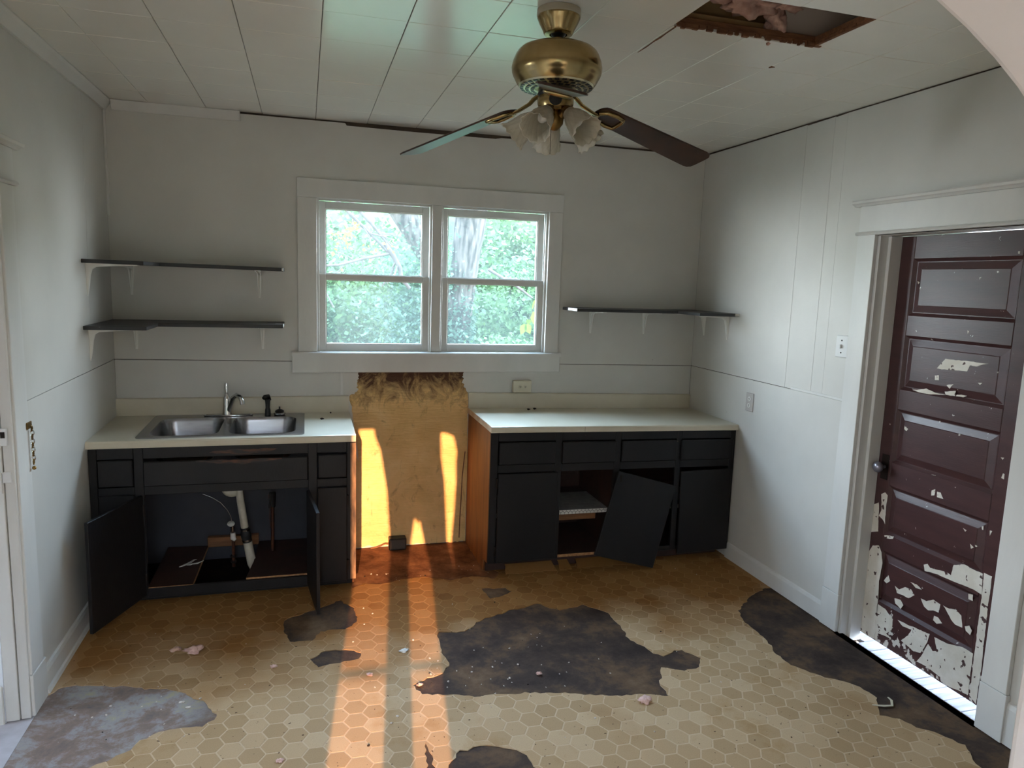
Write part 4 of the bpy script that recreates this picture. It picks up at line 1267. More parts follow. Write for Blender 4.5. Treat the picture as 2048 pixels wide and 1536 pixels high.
# wire pattern printed on the liner's front edge
m_ = MB()
for k in range(15):
    x = 2.488 + k * .0245
    m_.tube([(x, -.5242, .3585), (x, -.5242, .352), (x + .012, -.5242, .343), (x + .012, -.5242, .332)], .0011, 4)
    m_.tube([(x + .0245, -.5242, .352), (x + .012, -.5242, .343)], .0011, 4)
tag(Rr('wire_print', m_, BLACKP, bv=0), kind='stuff')
Rr('cleat', MB().box(2.50, 2.79, -.50, -.48, .285, .325), RAWWOOD)
Rr('divider', MB().box(2.862, 2.874, -.588, -.02, .094, .876), INTER)
Rr('cleat', MB().box(2.50, 2.84, -.05, -.02, .45, .49), INTER)

# the door that fell off and leans on the cabinet
fd = thing('cabinet_door', 'black cabinet door fallen off and leaning askew against the right cabinet', 'door', (3.0, -.70, .01))
A0, B0, C0, D0 = Vector((2.867, -.648, .625)), Vector((3.262, -.648, .512)), Vector((3.104, -.705, .010)), Vector((2.709, -.705, .123))
nrm = (B0 - A0).cross(D0 - A0).normalized()
m_ = MB().add([A0, B0, C0, D0, A0 + nrm * .016, B0 + nrm * .016, C0 + nrm * .016, D0 + nrm * .016], [(0, 1, 2, 3), (7, 6, 5, 4), (0, 4, 5, 1), (1, 5, 6, 2), (2, 6, 7, 3), (3, 7, 4, 0)])
obj('panel', m_, CABP, fd, bevel=.002)
hp = A0.lerp(B0, .06).lerp(D0.lerp(C0, .06), .08)
obj('hinge_leaf', MB().box(hp.x - .006, hp.x + .006, hp.y - .004, hp.y, hp.z - .02, hp.z + .02), DARKMET, fd)

# ---- right countertop
ctr = thing('countertop', 'cream laminate right countertop, empty and dusty', 'countertop', (2.87, -.3, .88))
zt2 = .9137
prof = [(-.0195, zt2), (-.620, zt2), (-.628, zt2 - .002), (-.6325, zt2 - .008), (-.6325, zt2 - .034), (-.629, zt2 - .037), (-.60, zt2 - .037), (-.0195, zt2 - .036)]
m_ = MB().prism(prof, 'x', 2.065, 3.686)
obj('top', m_.xf(tr_), LAMIN, ctr)
m_ = MB().prism([(0, zt2 - .01), (-.019, zt2 - .01), (-.019, zt2 + .093), (-.016, zt2 + .099), (-.010, zt2 + .101), (0, zt2 + .101)], 'x', 2.065, 3.685)
obj('backsplash', m_.xf(tr_), LAMIN, ctr)
m_ = MB().box(2.0635, 2.0650, -.630, -.001, zt2 - .036, zt2 - .001)
obj('end_cap', m_.xf(tr_), pmat('end_strip', S(190, 170, 140), S(160, 132, 100), 12, rough=.5), ctr)
obj('joint', MB().box(2.637, 2.639, -.6331, -.6324, .872, .900), pmat('joint_line', S(120, 104, 84)), ctr)
BRKT = pmat('white_enamel', (.86, .85, .80, 1), rough=.3)

# ================================================================== shelves
def bracket(parent, root, dirv, depth, drop, zb):
    """white pressed-steel shelf bracket: wall leg with its tapered rib, and the arm under the shelf"""
    d = Vector(dirv)
    s = Vector((-d.y, d.x, 0))
    r = Vector(root)
    m_ = MB()

    def q(a, b, c_):
        return r + d * a + s * b + Vector((0, 0, c_))
    wt, wb = .015, .006
    th = .003
    # leg
    m_.add([q(0, -wt, 0), q(0, wt, 0), q(0, wb, -drop), q(0, -wb, -drop), q(th, -wt, 0), q(th, wt, 0), q(th, wb, -drop), q(th, -wb, -drop)],
           [(3, 2, 1, 0), (4, 5, 6, 7), (0, 1, 5, 4), (1, 2, 6, 5), (2, 3, 7, 6), (3, 0, 4, 7)])
    # arm
    m_.add([q(0, -wt, -th), q(0, wt, -th), q(depth, wb, -th), q(depth, -wb, -th), q(0, -wt, 0), q(0, wt, 0), q(depth, wb, 0), q(depth, -wb, 0)],
           [(3, 2, 1, 0), (4, 5, 6, 7), (0, 1, 5, 4), (1, 2, 6, 5), (2, 3, 7, 6), (3, 0, 4, 7)])
    # rib that fills the corner
    prof = [(0, 0), (depth * .97, 0), (depth * .97, -.006), (depth * .5, -.012), (.045, -.018), (.026, -.030), (.018, -.06), (.010, -drop * .75), (.003, -drop * .97), (0, -drop)]
    n = len(prof)
    for o1, o2 in ((-.0125, -.0045), (.0045, .0125)):
        lo_ = lambda o, b: o * (1 - .62 * min(1, -b / drop))
        m_.add([q(a, lo_(o1, b), b) for a, b in prof] + [q(a, lo_(o2, b), b) for a, b in prof], [tuple(range(n)), tuple(range(n, 2 * n))[::-1]] + [(i, (i + 1) % n, (i + 1) % n + n, i + n) for i in range(n)])
    o_ = obj('bracket', m_, BRKT, parent)
    o_['label'] = 'white metal shelf bracket'
    return o_


def lshelf(label, pts_, z0, z1, slope, brks, chips):
    t = thing('corner_shelf', label, 'shelf', (sum(p[0] for p in pts_) / len(pts_), sum(p[1] for p in pts_) / len(pts_), z0))
    m_ = MB().prism(pts_, 'z', z0, z1)
    m_.xf(lambda p: (p[0], p[1], p[2] + slope(p[0], p[1])))
    obj('board', m_, SHELFBK, t, bevel=.0015)
    for (root, d, dep, drop) in brks:
        zz = z0 + slope(root[0], root[1])
        bracket(t, (root[0], root[1], zz), d, dep, drop, zz)
    for b in chips:
        obj('bare_edge', MB().box(*b), WHITEPL, t)
    return t


u = lambda x, y: -.008 * x
lshelf('upper black corner shelf left of the window', [(0, 0), (.928, 0), (.928, -.27), (.30, -.27), (.275, -.545), (.0, -.545)], 1.762, 1.781, u,
       [((.105, 0), (0, -1, 0), .24, .165), ((.787, 0), (0, -1, 0), .24, .16), ((0, -.465), (1, 0, 0), .24, .165)], [(.921, .9285, -.2705, -.262, 1.757, 1.771)])
lshelf('lower black corner shelf left of the window', [(0, 0), (.925, 0), (.925, -.285), (.285, -.285), (.282, -.57), (.0, -.57)], 1.437, 1.456, lambda x, y: .006 * (x > 2),
       [((.117, 0), (0, -1, 0), .24, .150), ((.800, 0), (0, -1, 0), .24, .145), ((0, -.468), (1, 0, 0), .24, .165)], [(.9245, .9262, -.2855, -.16, 1.440, 1.4565), (.88, .925, -.20, -.192, 1.4560, 1.4566)])
lshelf('black corner shelf right of the window', [(W, 0), (2.695, 0), (2.695, -.27), (3.405, -.27), (3.405, -.545), (W, -.545)], 1.566, 1.585, lambda x, y: 0,
       [((2.900, 0), (0, -1, 0), .24, .155), ((3.296, 0), (0, -1, 0), .24, .155), ((W, -.14), (-1, 0, 0), .24, .150), ((W, -.425), (-1, 0, 0), .24, .155)],
       [(2.6935, 2.695, -.2705, -.11, 1.568, 1.5845), (3.655, W, -.5465, -.545, 1.568, 1.5845)])

# ================================================================== outlets, switch, floor box
ot = thing('wall_outlet', 'cream double outlet box mounted above the right counter backsplash', 'outlet', (2.424, -.02, 1.012))
obj('box', MB().box(2.361, 2.487, -.036, -.0005, 1.013, 1.094), CREAM, ot, bevel=.004)
for x in (2.408, 2.442):
    f_ = obj('receptacle', MB().lathe([(0, .0025), (.013, .0025), (.0135, 0)], (x, -.036, 1.052), 16, (0, -1, 0)), CREAM, ot, smooth=30)
    obj('slot', MB().box(x - .006, x + .006, -.0392, -.0386, 1.056, 1.0585).box(x - .005, x + .005, -.0392, -.0386, 1.046, 1.0485).box(x + .007, x + .0095, -.0392, -.0386, 1.0505, 1.0535), BLACKP, f_)
ot = thing('wall_outlet', 'double outlet with a grey plate on the right wall beside the counter', 'outlet', (W, -.727, 1.05))
obj('plate', MB().box(W - .006, W, -.765, -.689, .992, 1.108), pmat('grey_plate', S(176, 170, 164), rough=.4), ot, bevel=.003)
for z in (1.030, 1.070):
    f_ = obj('receptacle', MB().lathe([(0, .0025), (.0145, .0025), (.015, 0)], (W - .006, -.727, z), 16, (-1, 0, 0)), WHITEPL, ot, smooth=30)
    obj('slot', MB().box(W - .0092, W - .0086, -.732, -.7295, z - .004, z + .007).box(W - .0092, W - .0086, -.7245, -.722, z - .003, z + .006).box(W - .0092, W - .0086, -.729, -.725, z - .010, z - .006), BLACKP, f_)
sw_ = thing('light_switch', 'white painted light switch beside the brown door', 'switch', (W, -1.486, 1.46))
obj('plate', MB().box(W - .020, W, -1.530, -1.444, 1.412, 1.524), HARDW, sw_, bevel=.003)
obj('toggle', MB().box(W - .032, W - .020, -1.491, -1.481, 1.458, 1.478), HARDW, sw_, bevel=.002)
obj('screw', MB().lathe([(0, .002), (.004, .002), (.004, 0)], (W - .020, -1.486, 1.498), 8, (-1, 0, 0)).lathe([(0, .002), (.004, .002), (.004, 0)], (W - .020, -1.486, 1.436), 8, (-1, 0, 0)), DARKMET, sw_)
jb = thing('junction_box', 'dark metal stove outlet box on the floor against the stained board', 'outlet', (1.607, -.04, 0))
obj('box', MB().box(1.552, 1.664, -.072, -.006, -.003, .074), BLACKP, jb, bevel=.005)
obj('cover', MB().box(1.560, 1.656, -.0745, -.0725, .006, .066), pmat('grey_cover', S(70, 66, 60), rough=.4), jb, bevel=.001)
obj('lead', MB().tube([(1.553, -.035, .03), (1.53, -.04, .035), (1.505, -.035, .022), (1.475, -.03, .010), (1.44, -.025, .003)], .005, 8), RAWWOOD, jb, smooth=60)

# ================================================================== ceiling fan
FX, FY = 1.870, -2.100
fan = thing('ceiling_fan', 'brass ceiling fan with three dark blades and five glass shades', 'ceiling fan', (FX, FY, 2.20))
obj('mounting_ring', MB().lathe([(.066, 2.6415), (.073, 2.6405), (.074, 2.622), (.072, 2.6195), (.0, 2.6195)], (FX, FY, 0), 32), pmat('painted_ring', S(168, 158, 136), rough=.4), fan, smooth=30)
pr = [(.071, 2.6200), (.072, 2.614), (.064, 2.596), (.052, 2.574), (.049, 2.566), (.046, 2.563), (.030, 2.562)]
obj('canopy', MB().lathe(pr, (FX, FY, 0), 50, wob=lambda j, a: -.006 * max(0, cos(5 * a)) ** 3 * (1 if 0 < j < 4 else 0)), BRASS, fan, smooth=25)
obj('hanger_ball', MB().lathe([(0, 2.552), (.016, 2.554), (.024, 2.561), (.026, 2.568), (0, 2.57)], (FX, FY, 0), 20), BLACKP, fan, smooth=40)
obj('downrod', MB().tube([(FX, FY, 2.565), (FX, FY, 2.515)], .0128, 18), BRASS_D, fan, smooth=40)
mp = [(0, 2.526), (.06, 2.526), (.105, 2.522), (.124, 2.514), (.134, 2.505), (.137, 2.500), (.141, 2.494), (.149, 2.474), (.153, 2.455), (.1515, 2.440), (.147, 2.428), (.144, 2.424), (.1425, 2.420), (.136, 2.408), (.128, 2.398)]
mh = obj('motor_housing', MB().lathe(mp, (FX, FY, 0), 64), BRASS, fan, smooth=40)
vp = obj('vent_plate', MB().lathe([(.128, 2.3985), (.124, 2.393), (.10, 2.388), (.062, 2.384), (.0, 2.384)], (FX, FY, 0), 48), pmat('pale_brass', S(206, 196, 160), rough=.3, metal=1), fan, smooth=40)
m_ = MB()
for r, n_, zz in ((.117, 30, 2.3909), (.099, 26, 2.3874), (.081, 22, 2.3854)):
    for k in range(n_):
        a = 2 * pi * (k + (.5 if r == .099 else 0)) / n_
        e, t_ = Vector((cos(a), sin(a), 0)), Vector((-sin(a), cos(a), 0))
        c_ = Vector((FX, FY, zz)) + e * r
        q = [c_ - e * .0058 - t_ * .0075, c_ + e * .0058 - t_ * .0075, c_ + e * .0058 + t_ * .0075, c_ - e * .0058 + t_ * .0075]
        q = [p + Vector((0, 0, -.0006 + (.0010 if r > .11 else .0003) * (1 if i in (1, 2) else -.3))) for i, p in enumerate(q)]
        m_.add(q + [p + Vector((0, 0, .003)) for p in q], [(0, 1, 2, 3), (4, 7, 6, 5), (0, 4, 5, 1), (1, 5, 6, 2), (2, 6, 7, 3), (3, 7, 4, 0)])
so_ = obj('vent_slots', m_, BLACKP, vp)
so_['kind'] = 'stuff'
obj('flywheel', MB().lathe([(.0, 2.385), (.058, 2.385), (.062, 2.372), (.056, 2.362), (0, 2.362)], (FX, FY, 0), 32), BLACKP, fan, smooth=40)
sh = obj('switch_housing', MB().lathe([(.0, 2.364), (.058, 2.364), (.0615, 2.358), (.061, 2.338), (.057, 2.325), (.046, 2.317), (.030, 2.312), (0, 2.312)], (FX, FY, 0), 40), BRASS, fan, smooth=35)
ca_ = Vector((CAM.x - FX, CAM.y - FY, 0)).normalized()
obj('badge', MB().lathe([(0, .004), (.020, .003), (.022, 0)], Vector((FX, FY, 2.345)) + ca_ * .059, 24, ca_), BLACKP, sh, smooth=40)
obj('fitter', MB().lathe([(.022, 2.316), (.026, 2.305), (.030, 2.295), (.028, 2.275), (.018, 2.262), (.010, 2.255), (0, 2.253)], (FX, FY, 0), 24), BRASS_D, fan, smooth=40)
# shades
for az in (-134, -62, 10, 82, 154):
    a = radians(az)
    e = Vector((cos(a), sin(a), 0))
    base = Vector((FX, FY, 2.312)) + e * .052
    ax = (e * .78 + Vector((0, 0, -.64))).normalized()
    arm = obj('lamp_arm', MB().tube([Vector((FX, FY, 2.292)) + e * .015, Vector((FX, FY, 2.312)) + e * .036, base - ax * .004, base + ax * .012], [.010, .011, .017, .0235], 14), BRASS_D, fan, smooth=40)
    R_ = [(.021, .0), (.0225, .008), (.025, .014), (.031, .026), (.0365, .042), (.040, .060), (.042, .080), (.0440, .094), (.0475, .105), (.053, .114)]
    fine = []
    for i in range(len(R_) - 1):
        for k in range(3):
            t_ = k / 3
            fine.append((R_[i][0] * (1 - t_) + R_[i + 1][0] * t_, R_[i][1] * (1 - t_) + R_[i + 1][1] * t_))
    fine.append(R_[-1])

    def wob(j, th, fine=fine):
        t_ = fine[j][1] / .114
        s_ = 0 if t_ < .25 else 1
        ridge = max(0, cos(14 * th + 16 * t_)) ** 5 + max(0, cos(14 * th - 16 * t_)) ** 5
        return s_ * .0015 * ridge + (.0022 * max(0, (t_ - .8) / .2) * cos(11 * th))
    m_ = MB().lathe(fine, base + ax * .010, 112, ax, wob)
    n0 = len(fine) * 112
    for j in range(len(fine)):      # ruffle the lip along the axis too
        t_ = fine[j][1] / .114
        for k in range(112):
            m_.v[j * 112 + k] += ax * (.0028 * max(0, (t_ - .8) / .2) * sin(11 * 2 * pi * k / 112))
    s_ = obj('lamp_shade', m_, SHADE, fan, smooth=70)
    s_['label'] = 'tulip shade of quilted frosted glass'
    md = s_.modifiers.new('thick', 'SOLIDIFY')
    md.thickness = .0016
    obj('bulb', MB().lathe([(.010, 0), (.011, .01), (.016, .03), (.018, .042), (.013, .056), (0, .062)], base + ax * .012, 14, ax), WHITEPL, s_, smooth=60)
# blades and their irons
for az in (130, 12.5, 252.5):
    a = radians(az)
    e, t_ = Vector((cos(a), sin(a), 0)), Vector((-sin(a), cos(a), 0))
    c_ = Vector((FX, FY, 0))
    zr, zt_, ra, rb = 2.338, 2.222, .165, .665
    pt = radians(12)

    def bp(r, s, dz=0, c_=c_, e=e, t_=t_):
        z = zr + (zt_ - zr) * (r - ra) / (rb - ra)
        return c_ + e * r + t_ * (s * cos(pt)) + Vector((0, 0, z - s * sin(pt) + dz))
    outl = []
    for i in range(9):
        th = pi / 2 + pi * i / 8
        outl.append((ra + .03 + .03 * cos(th), .052 * sin(th)))
    # tip
    tipn = [(rb - .03, -.068), (rb - .012, -.064), (rb - .002, -.050), (rb, -.03), (rb, .03), (rb - .002, .050), (rb - .012, .064), (rb - .03, .068)]
    pl_ = outl + tipn
    m_ = MB()
    n = len(pl_)
    m_.add([bp(r, s, .0035) for r, s in pl_] + [bp(r, s, -.0035) for r, s in pl_], [tuple(range(n)), tuple(range(n, 2 * n))[::-1]] + [(i, (i + 1) % n, (i + 1) % n + n, i + n) for i in range(n)])
    obj('blade', m_, BLADE, fan, bevel=.0015)
    # iron: neck from the flywheel, then a loop under the blade root
    m_ = MB()
    m_.tube([c_ + e * .045 + Vector((0, 0, 2.374)), c_ + e * .070 + Vector((0, 0, 2.374)), c_ + e * .088 + Vector((0, 0, 2.366)), c_ + e * .105 + Vector((0, 0, 2.352)), bp(.15, 0, -.008), bp(.18, 0, -.008)], [.013, .013, .012, .011, .011, .012], 12, flat=.45)
    loop = [(.175, -.012), (.195, -.034), (.235, -.040), (.262, -.036), (.268, -.020), (.268, .020), (.262, .036), (.235, .040), (.195, .034), (.175, .012), (.175, -.012)]
    m_.tube([bp(r, s, -.007) for r, s in loop], .0075, 10)
    obj('blade_iron', m_, BRASS, fan, smooth=50)
# pull chain with beads
chn = MB()
pc = Vector((FX, FY, 0)) + ca_ * .030 + r2 * (-.012)
for k in range(34):
    z = 2.312 - k * .0042
    chn.lathe([(0, -.0018), (.0016, 0), (0, .0018)], (pc.x, pc.y, z), 6)
o_ = obj('pull_chain', chn, DARKMET, fan)
o_['kind'] = 'stuff'

# ================================================================== debris on the floor and counters
DEB = [('insulation_scrap', 'pink tuft of insulation on the floor below the sink cabinet', .54, -1.146, .032, PINK), ('insulation_scrap', 'small brown and pink tuft left of the larger pink one', .461, -1.115, .020, INSUL),
       ('insulation_scrap', 'small pink tuft on the tiles left of the two narrow dark patches', .897, -1.364, .014, PINK), ('insulation_scrap', 'white tuft of insulation on the tiles at the right tip of the big dark patch', 2.416, -1.982, .026, PINK),
       ('insulation_scrap', 'pink crumb of insulation in the middle of the big dark patch', 2.042, -1.682, .013, PINK), ('insulation_scrap', 'pink crumb at the left tip of the big dark patch', 1.51, -1.651, .012, PINK),
       ('insulation_scrap', 'pink crumb on the sunlit tiles at the front edge', .947, -2.027, .012, PINK), ('insulation_scrap', 'pinkish crumb between the sunlit strips on the tiles', 1.308, -1.524, .014, PINK)]
for i, (nm, lab, x, y, r, mt) in enumerate(DEB):
    o_ = lump(nm, mt, (x, y, r * .28), (r, r * .75, r * .4), i + 1, None, .8, 8, 3)
    tag(o_, lab, 'debris')
random.seed(31)
PCH = [('flat white paint flake on the worn patch by the left doorway', .58, -1.60), ('grey plastic flake on the worn patch by the left doorway', .55, -1.555)]
for lab, x, y in PCH:
    p_ = [(x + .016 * cos(t) * random.uniform(.6, 1.1), y + .010 * sin(t) * random.uniform(.6, 1.1)) for t in [2 * pi * i / 7 for i in range(7)]]
    tag(obj('paint_flake', MB().prism(p_, 'z', -.0035, -.001), CRUMB), lab, 'debris')
random.seed(12)
# torn strip of vinyl curled on the right bare patch, and foil on the sunlit floor
tag(obj('vinyl_strip', MB().tube([(3.36, -2.23, .001), (3.40, -2.25, .003), (3.44, -2.255, .002), (3.465, -2.225, .004), (3.47, -2.20, .003)], [.004, .007, .006, .006, .004], 6, flat=.3), CREAM, smooth=50), 'pale torn strip of vinyl on the bare floor near the brown door', 'debris')
o_ = lump('foil_scrap', WHITEPL, (1.481, -1.351, .003), (.020, .012, .006), 4, None, .9, 9, 3)
tag(o_, 'crumpled white scrap between the sunlit strips on the floor', 'debris')
n = 0
cl = MB()
cr = [MB() for _ in range(3)]
cmesh = []
for k in range(4):
    o_ = lump('plaster_crumb', CRUMB if k < 3 else CRUMBD, (0, 0, 0), (.0055, .0042, .003), 40 + k, None, .8, 6, 1)
    cmesh.append(o_.data)
    bpy.data.objects.remove(o_)
for k in range(130):
    if k < 56:
        x, y = random.gauss(1.95, .28), random.gauss(-1.58, .16)
    elif k < 90:
        x, y = random.uniform(.25, 3.4), random.uniform(-2.2, -.7)
    elif k < 110:
        x, y = random.uniform(.1, .65), random.uniform(-1.85, -1.35)
    else:
        x, y = random.uniform(1.35, 2.1), random.uniform(-.62, -.40)
    if abs(y + .61) < .02 or not (.05 < x < 3.6):
        continue
    dark = k % 6 == 5
    z = (-.004 if in_hole((x, y)) else 0) + .0016
    o_ = inst(cmesh[3] if dark else cmesh[k % 3], 'dark_crumb' if dark else 'plaster_crumb', (x, y, z), None, (0, 0, random.uniform(0, 6)))
    s_ = random.choice([.35, .5, .6, .8, 1.1])
    o_.scale = (s_, s_, s_)
    h_ = [inside((x, y), HOLES[q]) for q in (0, 7, 8)]
    place = 'on the big dark floor patch' if h_[0] else 'on the worn floor by the left doorway' if h_[1] else 'on the brown floor where the stove stood' if h_[2] else 'on the tiles left of the sun strips' if x < 1.2 else 'on the tiles right of the sun strips' if x > 1.75 else 'on the tiles in the sun strips'
    tag(o_, ('tiny dark crumb of dirt ' if dark else 'tiny pale crumb of plaster ') + place, 'debris', ('dark crumbs ' if dark else 'pale crumbs ') + place)
for lab, x, y, z in (('dark dried bud on the left counter beside the sink', 1.135, -.22, .899), ('dark speck on the left counter by the backsplash', 1.19, -.05, .902), ('dark round speck on the right counter near the outlet', 2.45, -.10, .910), ('small dark speck beside the round one on the right counter', 2.50, -.075, .909)):
    o_ = lump('counter_speck', CRUMBD, (x, y, z + .003), (.011 if 'bud' in lab or 'round' in lab else .005,) * 2 + (.005,), 3, None, .7, 6, 2)
    tag(o_, lab, 'debris')
# lifted vinyl edge and broken bits below the right cabinet
for i, (x0, x1) in enumerate(((2.20, 2.50), (2.54, 2.60), (2.66, 3.05))):
    p_ = rough_poly([(x0, -.50), (x1, -.50), (x1 + .01, -.60), (x0 - .01, -.595)], .006, 60 + i, .03)
    m_ = MB().prism(p_, 'z', .001, .004)
    m_.xf(lambda p: (p[0], p[1], p[2] + max(0, p[1] + .60) * .35))
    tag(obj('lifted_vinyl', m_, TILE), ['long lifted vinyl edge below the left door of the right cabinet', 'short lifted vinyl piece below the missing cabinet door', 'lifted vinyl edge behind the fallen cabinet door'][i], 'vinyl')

# ================================================================== outside the window
struct('ground', MB().box(-14, 18, .3, 24, -.7, -.55), GROUND)
random.seed(8)
tree = thing('forked_tree', 'forked tree trunk with rough bark outside the window', 'tree', (2.85, 4.5, -.55))


def trunk(name, path, rad, mat, parent, n=44, amp=.06):
    pts_, rs = [], []
    for i in range(len(path) - 1):
        a, b = Vector(path[i]), Vector(path[i + 1])
        for k in range(14):
            t = k / 14
            pts_.append(a.lerp(b, t))
            rs.append(rad[i] * (1 - t) + rad[i + 1] * t)
    pts_.append(Vector(path[-1]))
    rs.append(rad[-1])
    m_ = MB().tube(pts_, rs, n)
    for i, v in enumerate(m_.v):
        c_ = pts_[min(i // n, len(pts_) - 1)]
        d_ = v - c_
        k = 1 + amp * (noise.noise(Vector((d_.x * 9, d_.y * 9, v.z * 1.6))) + 1.3 * abs(noise.noise(Vector((v.x * 26, v.y * 26, v.z * 4)))))
        m_.v[i] = c_ + d_ * k
    return obj(name, m_, mat, parent, smooth=60)


trunk('trunk', [(2.86, 4.55, -.6), (2.90, 4.5, .6), (2.945, 4.5, 1.4), (3.0, 4.5, 2.0), (3.06, 4.5, 2.6), (3.15, 4.55, 3.4), (3.25, 4.6, 4.6)], [.26, .17, .16, .175, .20, .16, .12], BARK, tree)
trunk('limb', [(2.86, 4.55, .7), (2.78, 4.5, 1.4), (2.56, 4.5, 1.98), (2.24, 4.5, 2.48), (1.85, 4.5, 3.0), (1.3, 4.4, 4.0)], [.13, .13, .135, .145, .13, .09], BARK, tree)
trunk('stem', [(2.62, 4.9, 1.6), (2.56, 4.9, 2.2), (2.52, 4.9, 2.9), (2.5, 4.9, 4.0)], [.06, .06, .055, .04], BARK, tree)
BR = [('long pale branch slanting across the left window', [(1.2, 3.8, 2.75), (1.55, 3.9, 2.42), (1.85, 3.95, 2.15), (1.98, 4.0, 2.02)], .022), ('thick grey branch curving down in the left window', [(1.93, 4.0, 2.12), (2.03, 4.0, 2.0), (2.11, 4.0, 1.86), (2.13, 4.0, 1.74), (2.23, 4.0, 1.62)], .034),
      ('thin branch reaching left in the left window', [(2.0, 4.0, 2.02), (1.7, 3.9, 1.95), (1.4, 3.85, 1.86), (1.1, 3.8, 1.84)], .018), ('thin upright stem at the left edge of the window', [(1.02, 3.4, 2.5), (1.08, 3.45, 2.0), (1.18, 3.5, 1.7), (1.34, 3.5, 1.4)], .013),
      ('pale branch slanting up behind the long one', [(1.5, 4.2, 2.66), (1.8, 4.2, 2.36), (2.02, 4.2, 2.10)], .022), ('forked pale twig in the right window', [(3.18, 4.0, 1.88), (3.35, 4.0, 1.79), (3.55, 4.0, 1.68), (3.75, 4.0, 1.55)], .020)]
for lab, p_, r in BR:
    b = thing('branch', lab, 'branch', p_[0])
    obj('limb', MB().tube(p_, [r * (1 - .5 * i / len(p_)) for i in range(len(p_))], 8), TWIG, b, smooth=60)
    for k in range(3):
        q = Vector(p_[1]).lerp(Vector(p_[2]), .3 * k + .1)
        dv = Vector((random.uniform(-.25, .25), random.uniform(-.1, .1), random.uniform(-.35, .1)))
        obj('twig', MB().tube([q, q + dv * .5 + Vector((.03, 0, 0)), q + dv], [r * .45, r * .35, r * .2], 5), TWIG, b, smooth=60)


def leaves(name, mat, pts_, size, label, cat, seed, up_=.5):
    rng = np.random.default_rng(seed)
    P_ = np.asarray(pts_, float)
    n = len(P_)
    nr = rng.normal(size=(n, 3))
    nr[:, 2] = np.abs(nr[:, 2]) + up_
    nr[:, 1] -= .5
    nr /= np.linalg.norm(nr, axis=1)[:, None]
    t = rng.normal(size=(n, 3))
    t[:, 2] -= .5
    t -= nr * (t * nr).sum(1)[:, None]
    t /= np.linalg.norm(t, axis=1)[:, None]
    s = np.cross(nr, t)
    L = (size * rng.uniform(.6, 1.4, n))[:, None]
    Wd = L * rng.uniform(.28, .42, n)[:, None]
    V = np.stack([P_, P_ + t * L * .45 + s * Wd - nr * L * .05, P_ + t * L - nr * L * .12, P_ + t * L * .45 - s * Wd - nr * L * .05], 1).reshape(-1, 3)
    i0 = np.arange(n) * 4
    F = np.stack([np.stack([i0, i0 + 1, i0 + 2], 1), np.stack([i0, i0 + 2, i0 + 3], 1)], 1).reshape(-1, 3)
    me = bpy.data.meshes.new(name)
    me.vertices.add(len(V))
    me.vertices.foreach_set('co', V.ravel())
    me.loops.add(F.size)
    me.loops.foreach_set('vertex_index', F.ravel())
    me.polygons.add(len(F))
    me.polygons.foreach_set('loop_start', np.arange(len(F)) * 3)
    me.polygons.foreach_set('loop_total', np.full(len(F), 3))
    me.update()
    me.validate()
    me.materials.append(mat)
    o_ = bpy.data.objects.new(name, me)
    COL.objects.link(o_)
    return tag(o_, label, cat, kind='stuff')


rng = np.random.default_rng(5)
# bushes: clumps spread over a bank that rises towards the back
def bank(n, y0, y1, top, x0, x1, sd):
    r = np.random.default_rng(sd)
    out = []
    c_ = np.stack([r.uniform(x0, x1, 420), r.uniform(y0, y1, 420), np.zeros(420)], 1)
    c_[:, 2] = -.4 + r.uniform(0, 1, 420) * (top + .2) * (.5 + .5 * (c_[:, 1] - y0) / (y1 - y0))
    k = r.integers(0, 420, n)
    p = c_[k] + r.normal(size=(n, 3)) * np.array([.24, .20, .20])
    return p[p[:, 2] > -.55]


sp_ = bank(90000, 2.6, 5.6, 2.5, -1.5, 7.5, 1)
sp_ = sp_[(sp_[:, 1] > 4.75) | (sp_[:, 2] < .95 + .35 * np.sin(sp_[:, 0] * 2.3) * .4)]
leaves('shrub_leaves', LEAF, sp_, .058, 'dense pale green shrub leaves filling the view outside the window', 'leaves', 1)
leaves('hedge_leaves', LEAF, bank(70000, 5.6, 8.2, 3.4, -3.0, 10.5, 2), .105, 'hazy light green leaves of the hedge behind the tree', 'leaves', 2)
# the dense hedge mass far behind
m_ = MB()
NX, NZ = 90, 22
for j in range(NZ + 1):
    for i in range(NX + 1):
        x, z = -8 + 24 * i / NX, -.6 + 4.2 * j / NZ
        k = noise.fractal(Vector((x * .9, z * .9, 1.7)), 1, 2, 4)
        m_.v.append(Vector((x + .1 * k, 9.0 + .8 * k, z + .35 * noise.noise(Vector((x * .7, 5, 0))) * (j / NZ))))
for j in range(NZ):
    for i in range(NX):
        a = j * (NX + 1) + i
        m_.f.append((a, a + 1, a + NX + 2, a + NX + 1))
n0 = len(m_.v)
m_.add([(-8, 11, -.6), (16, 11, -.6), (16, 11, 3.4), (-8, 11, 3.4)], [(0, 1, 2, 3)])
tag(obj('hedge', m_, pmat('hedge_green', (.035, .075, .03, 1), (.075, .13, .065, 1), 3.5, 8, rough=.9, bump=1, bscale=9), smooth=80), 'soft green hedge mass at the back of the garden', 'hedge', kind='stuff')
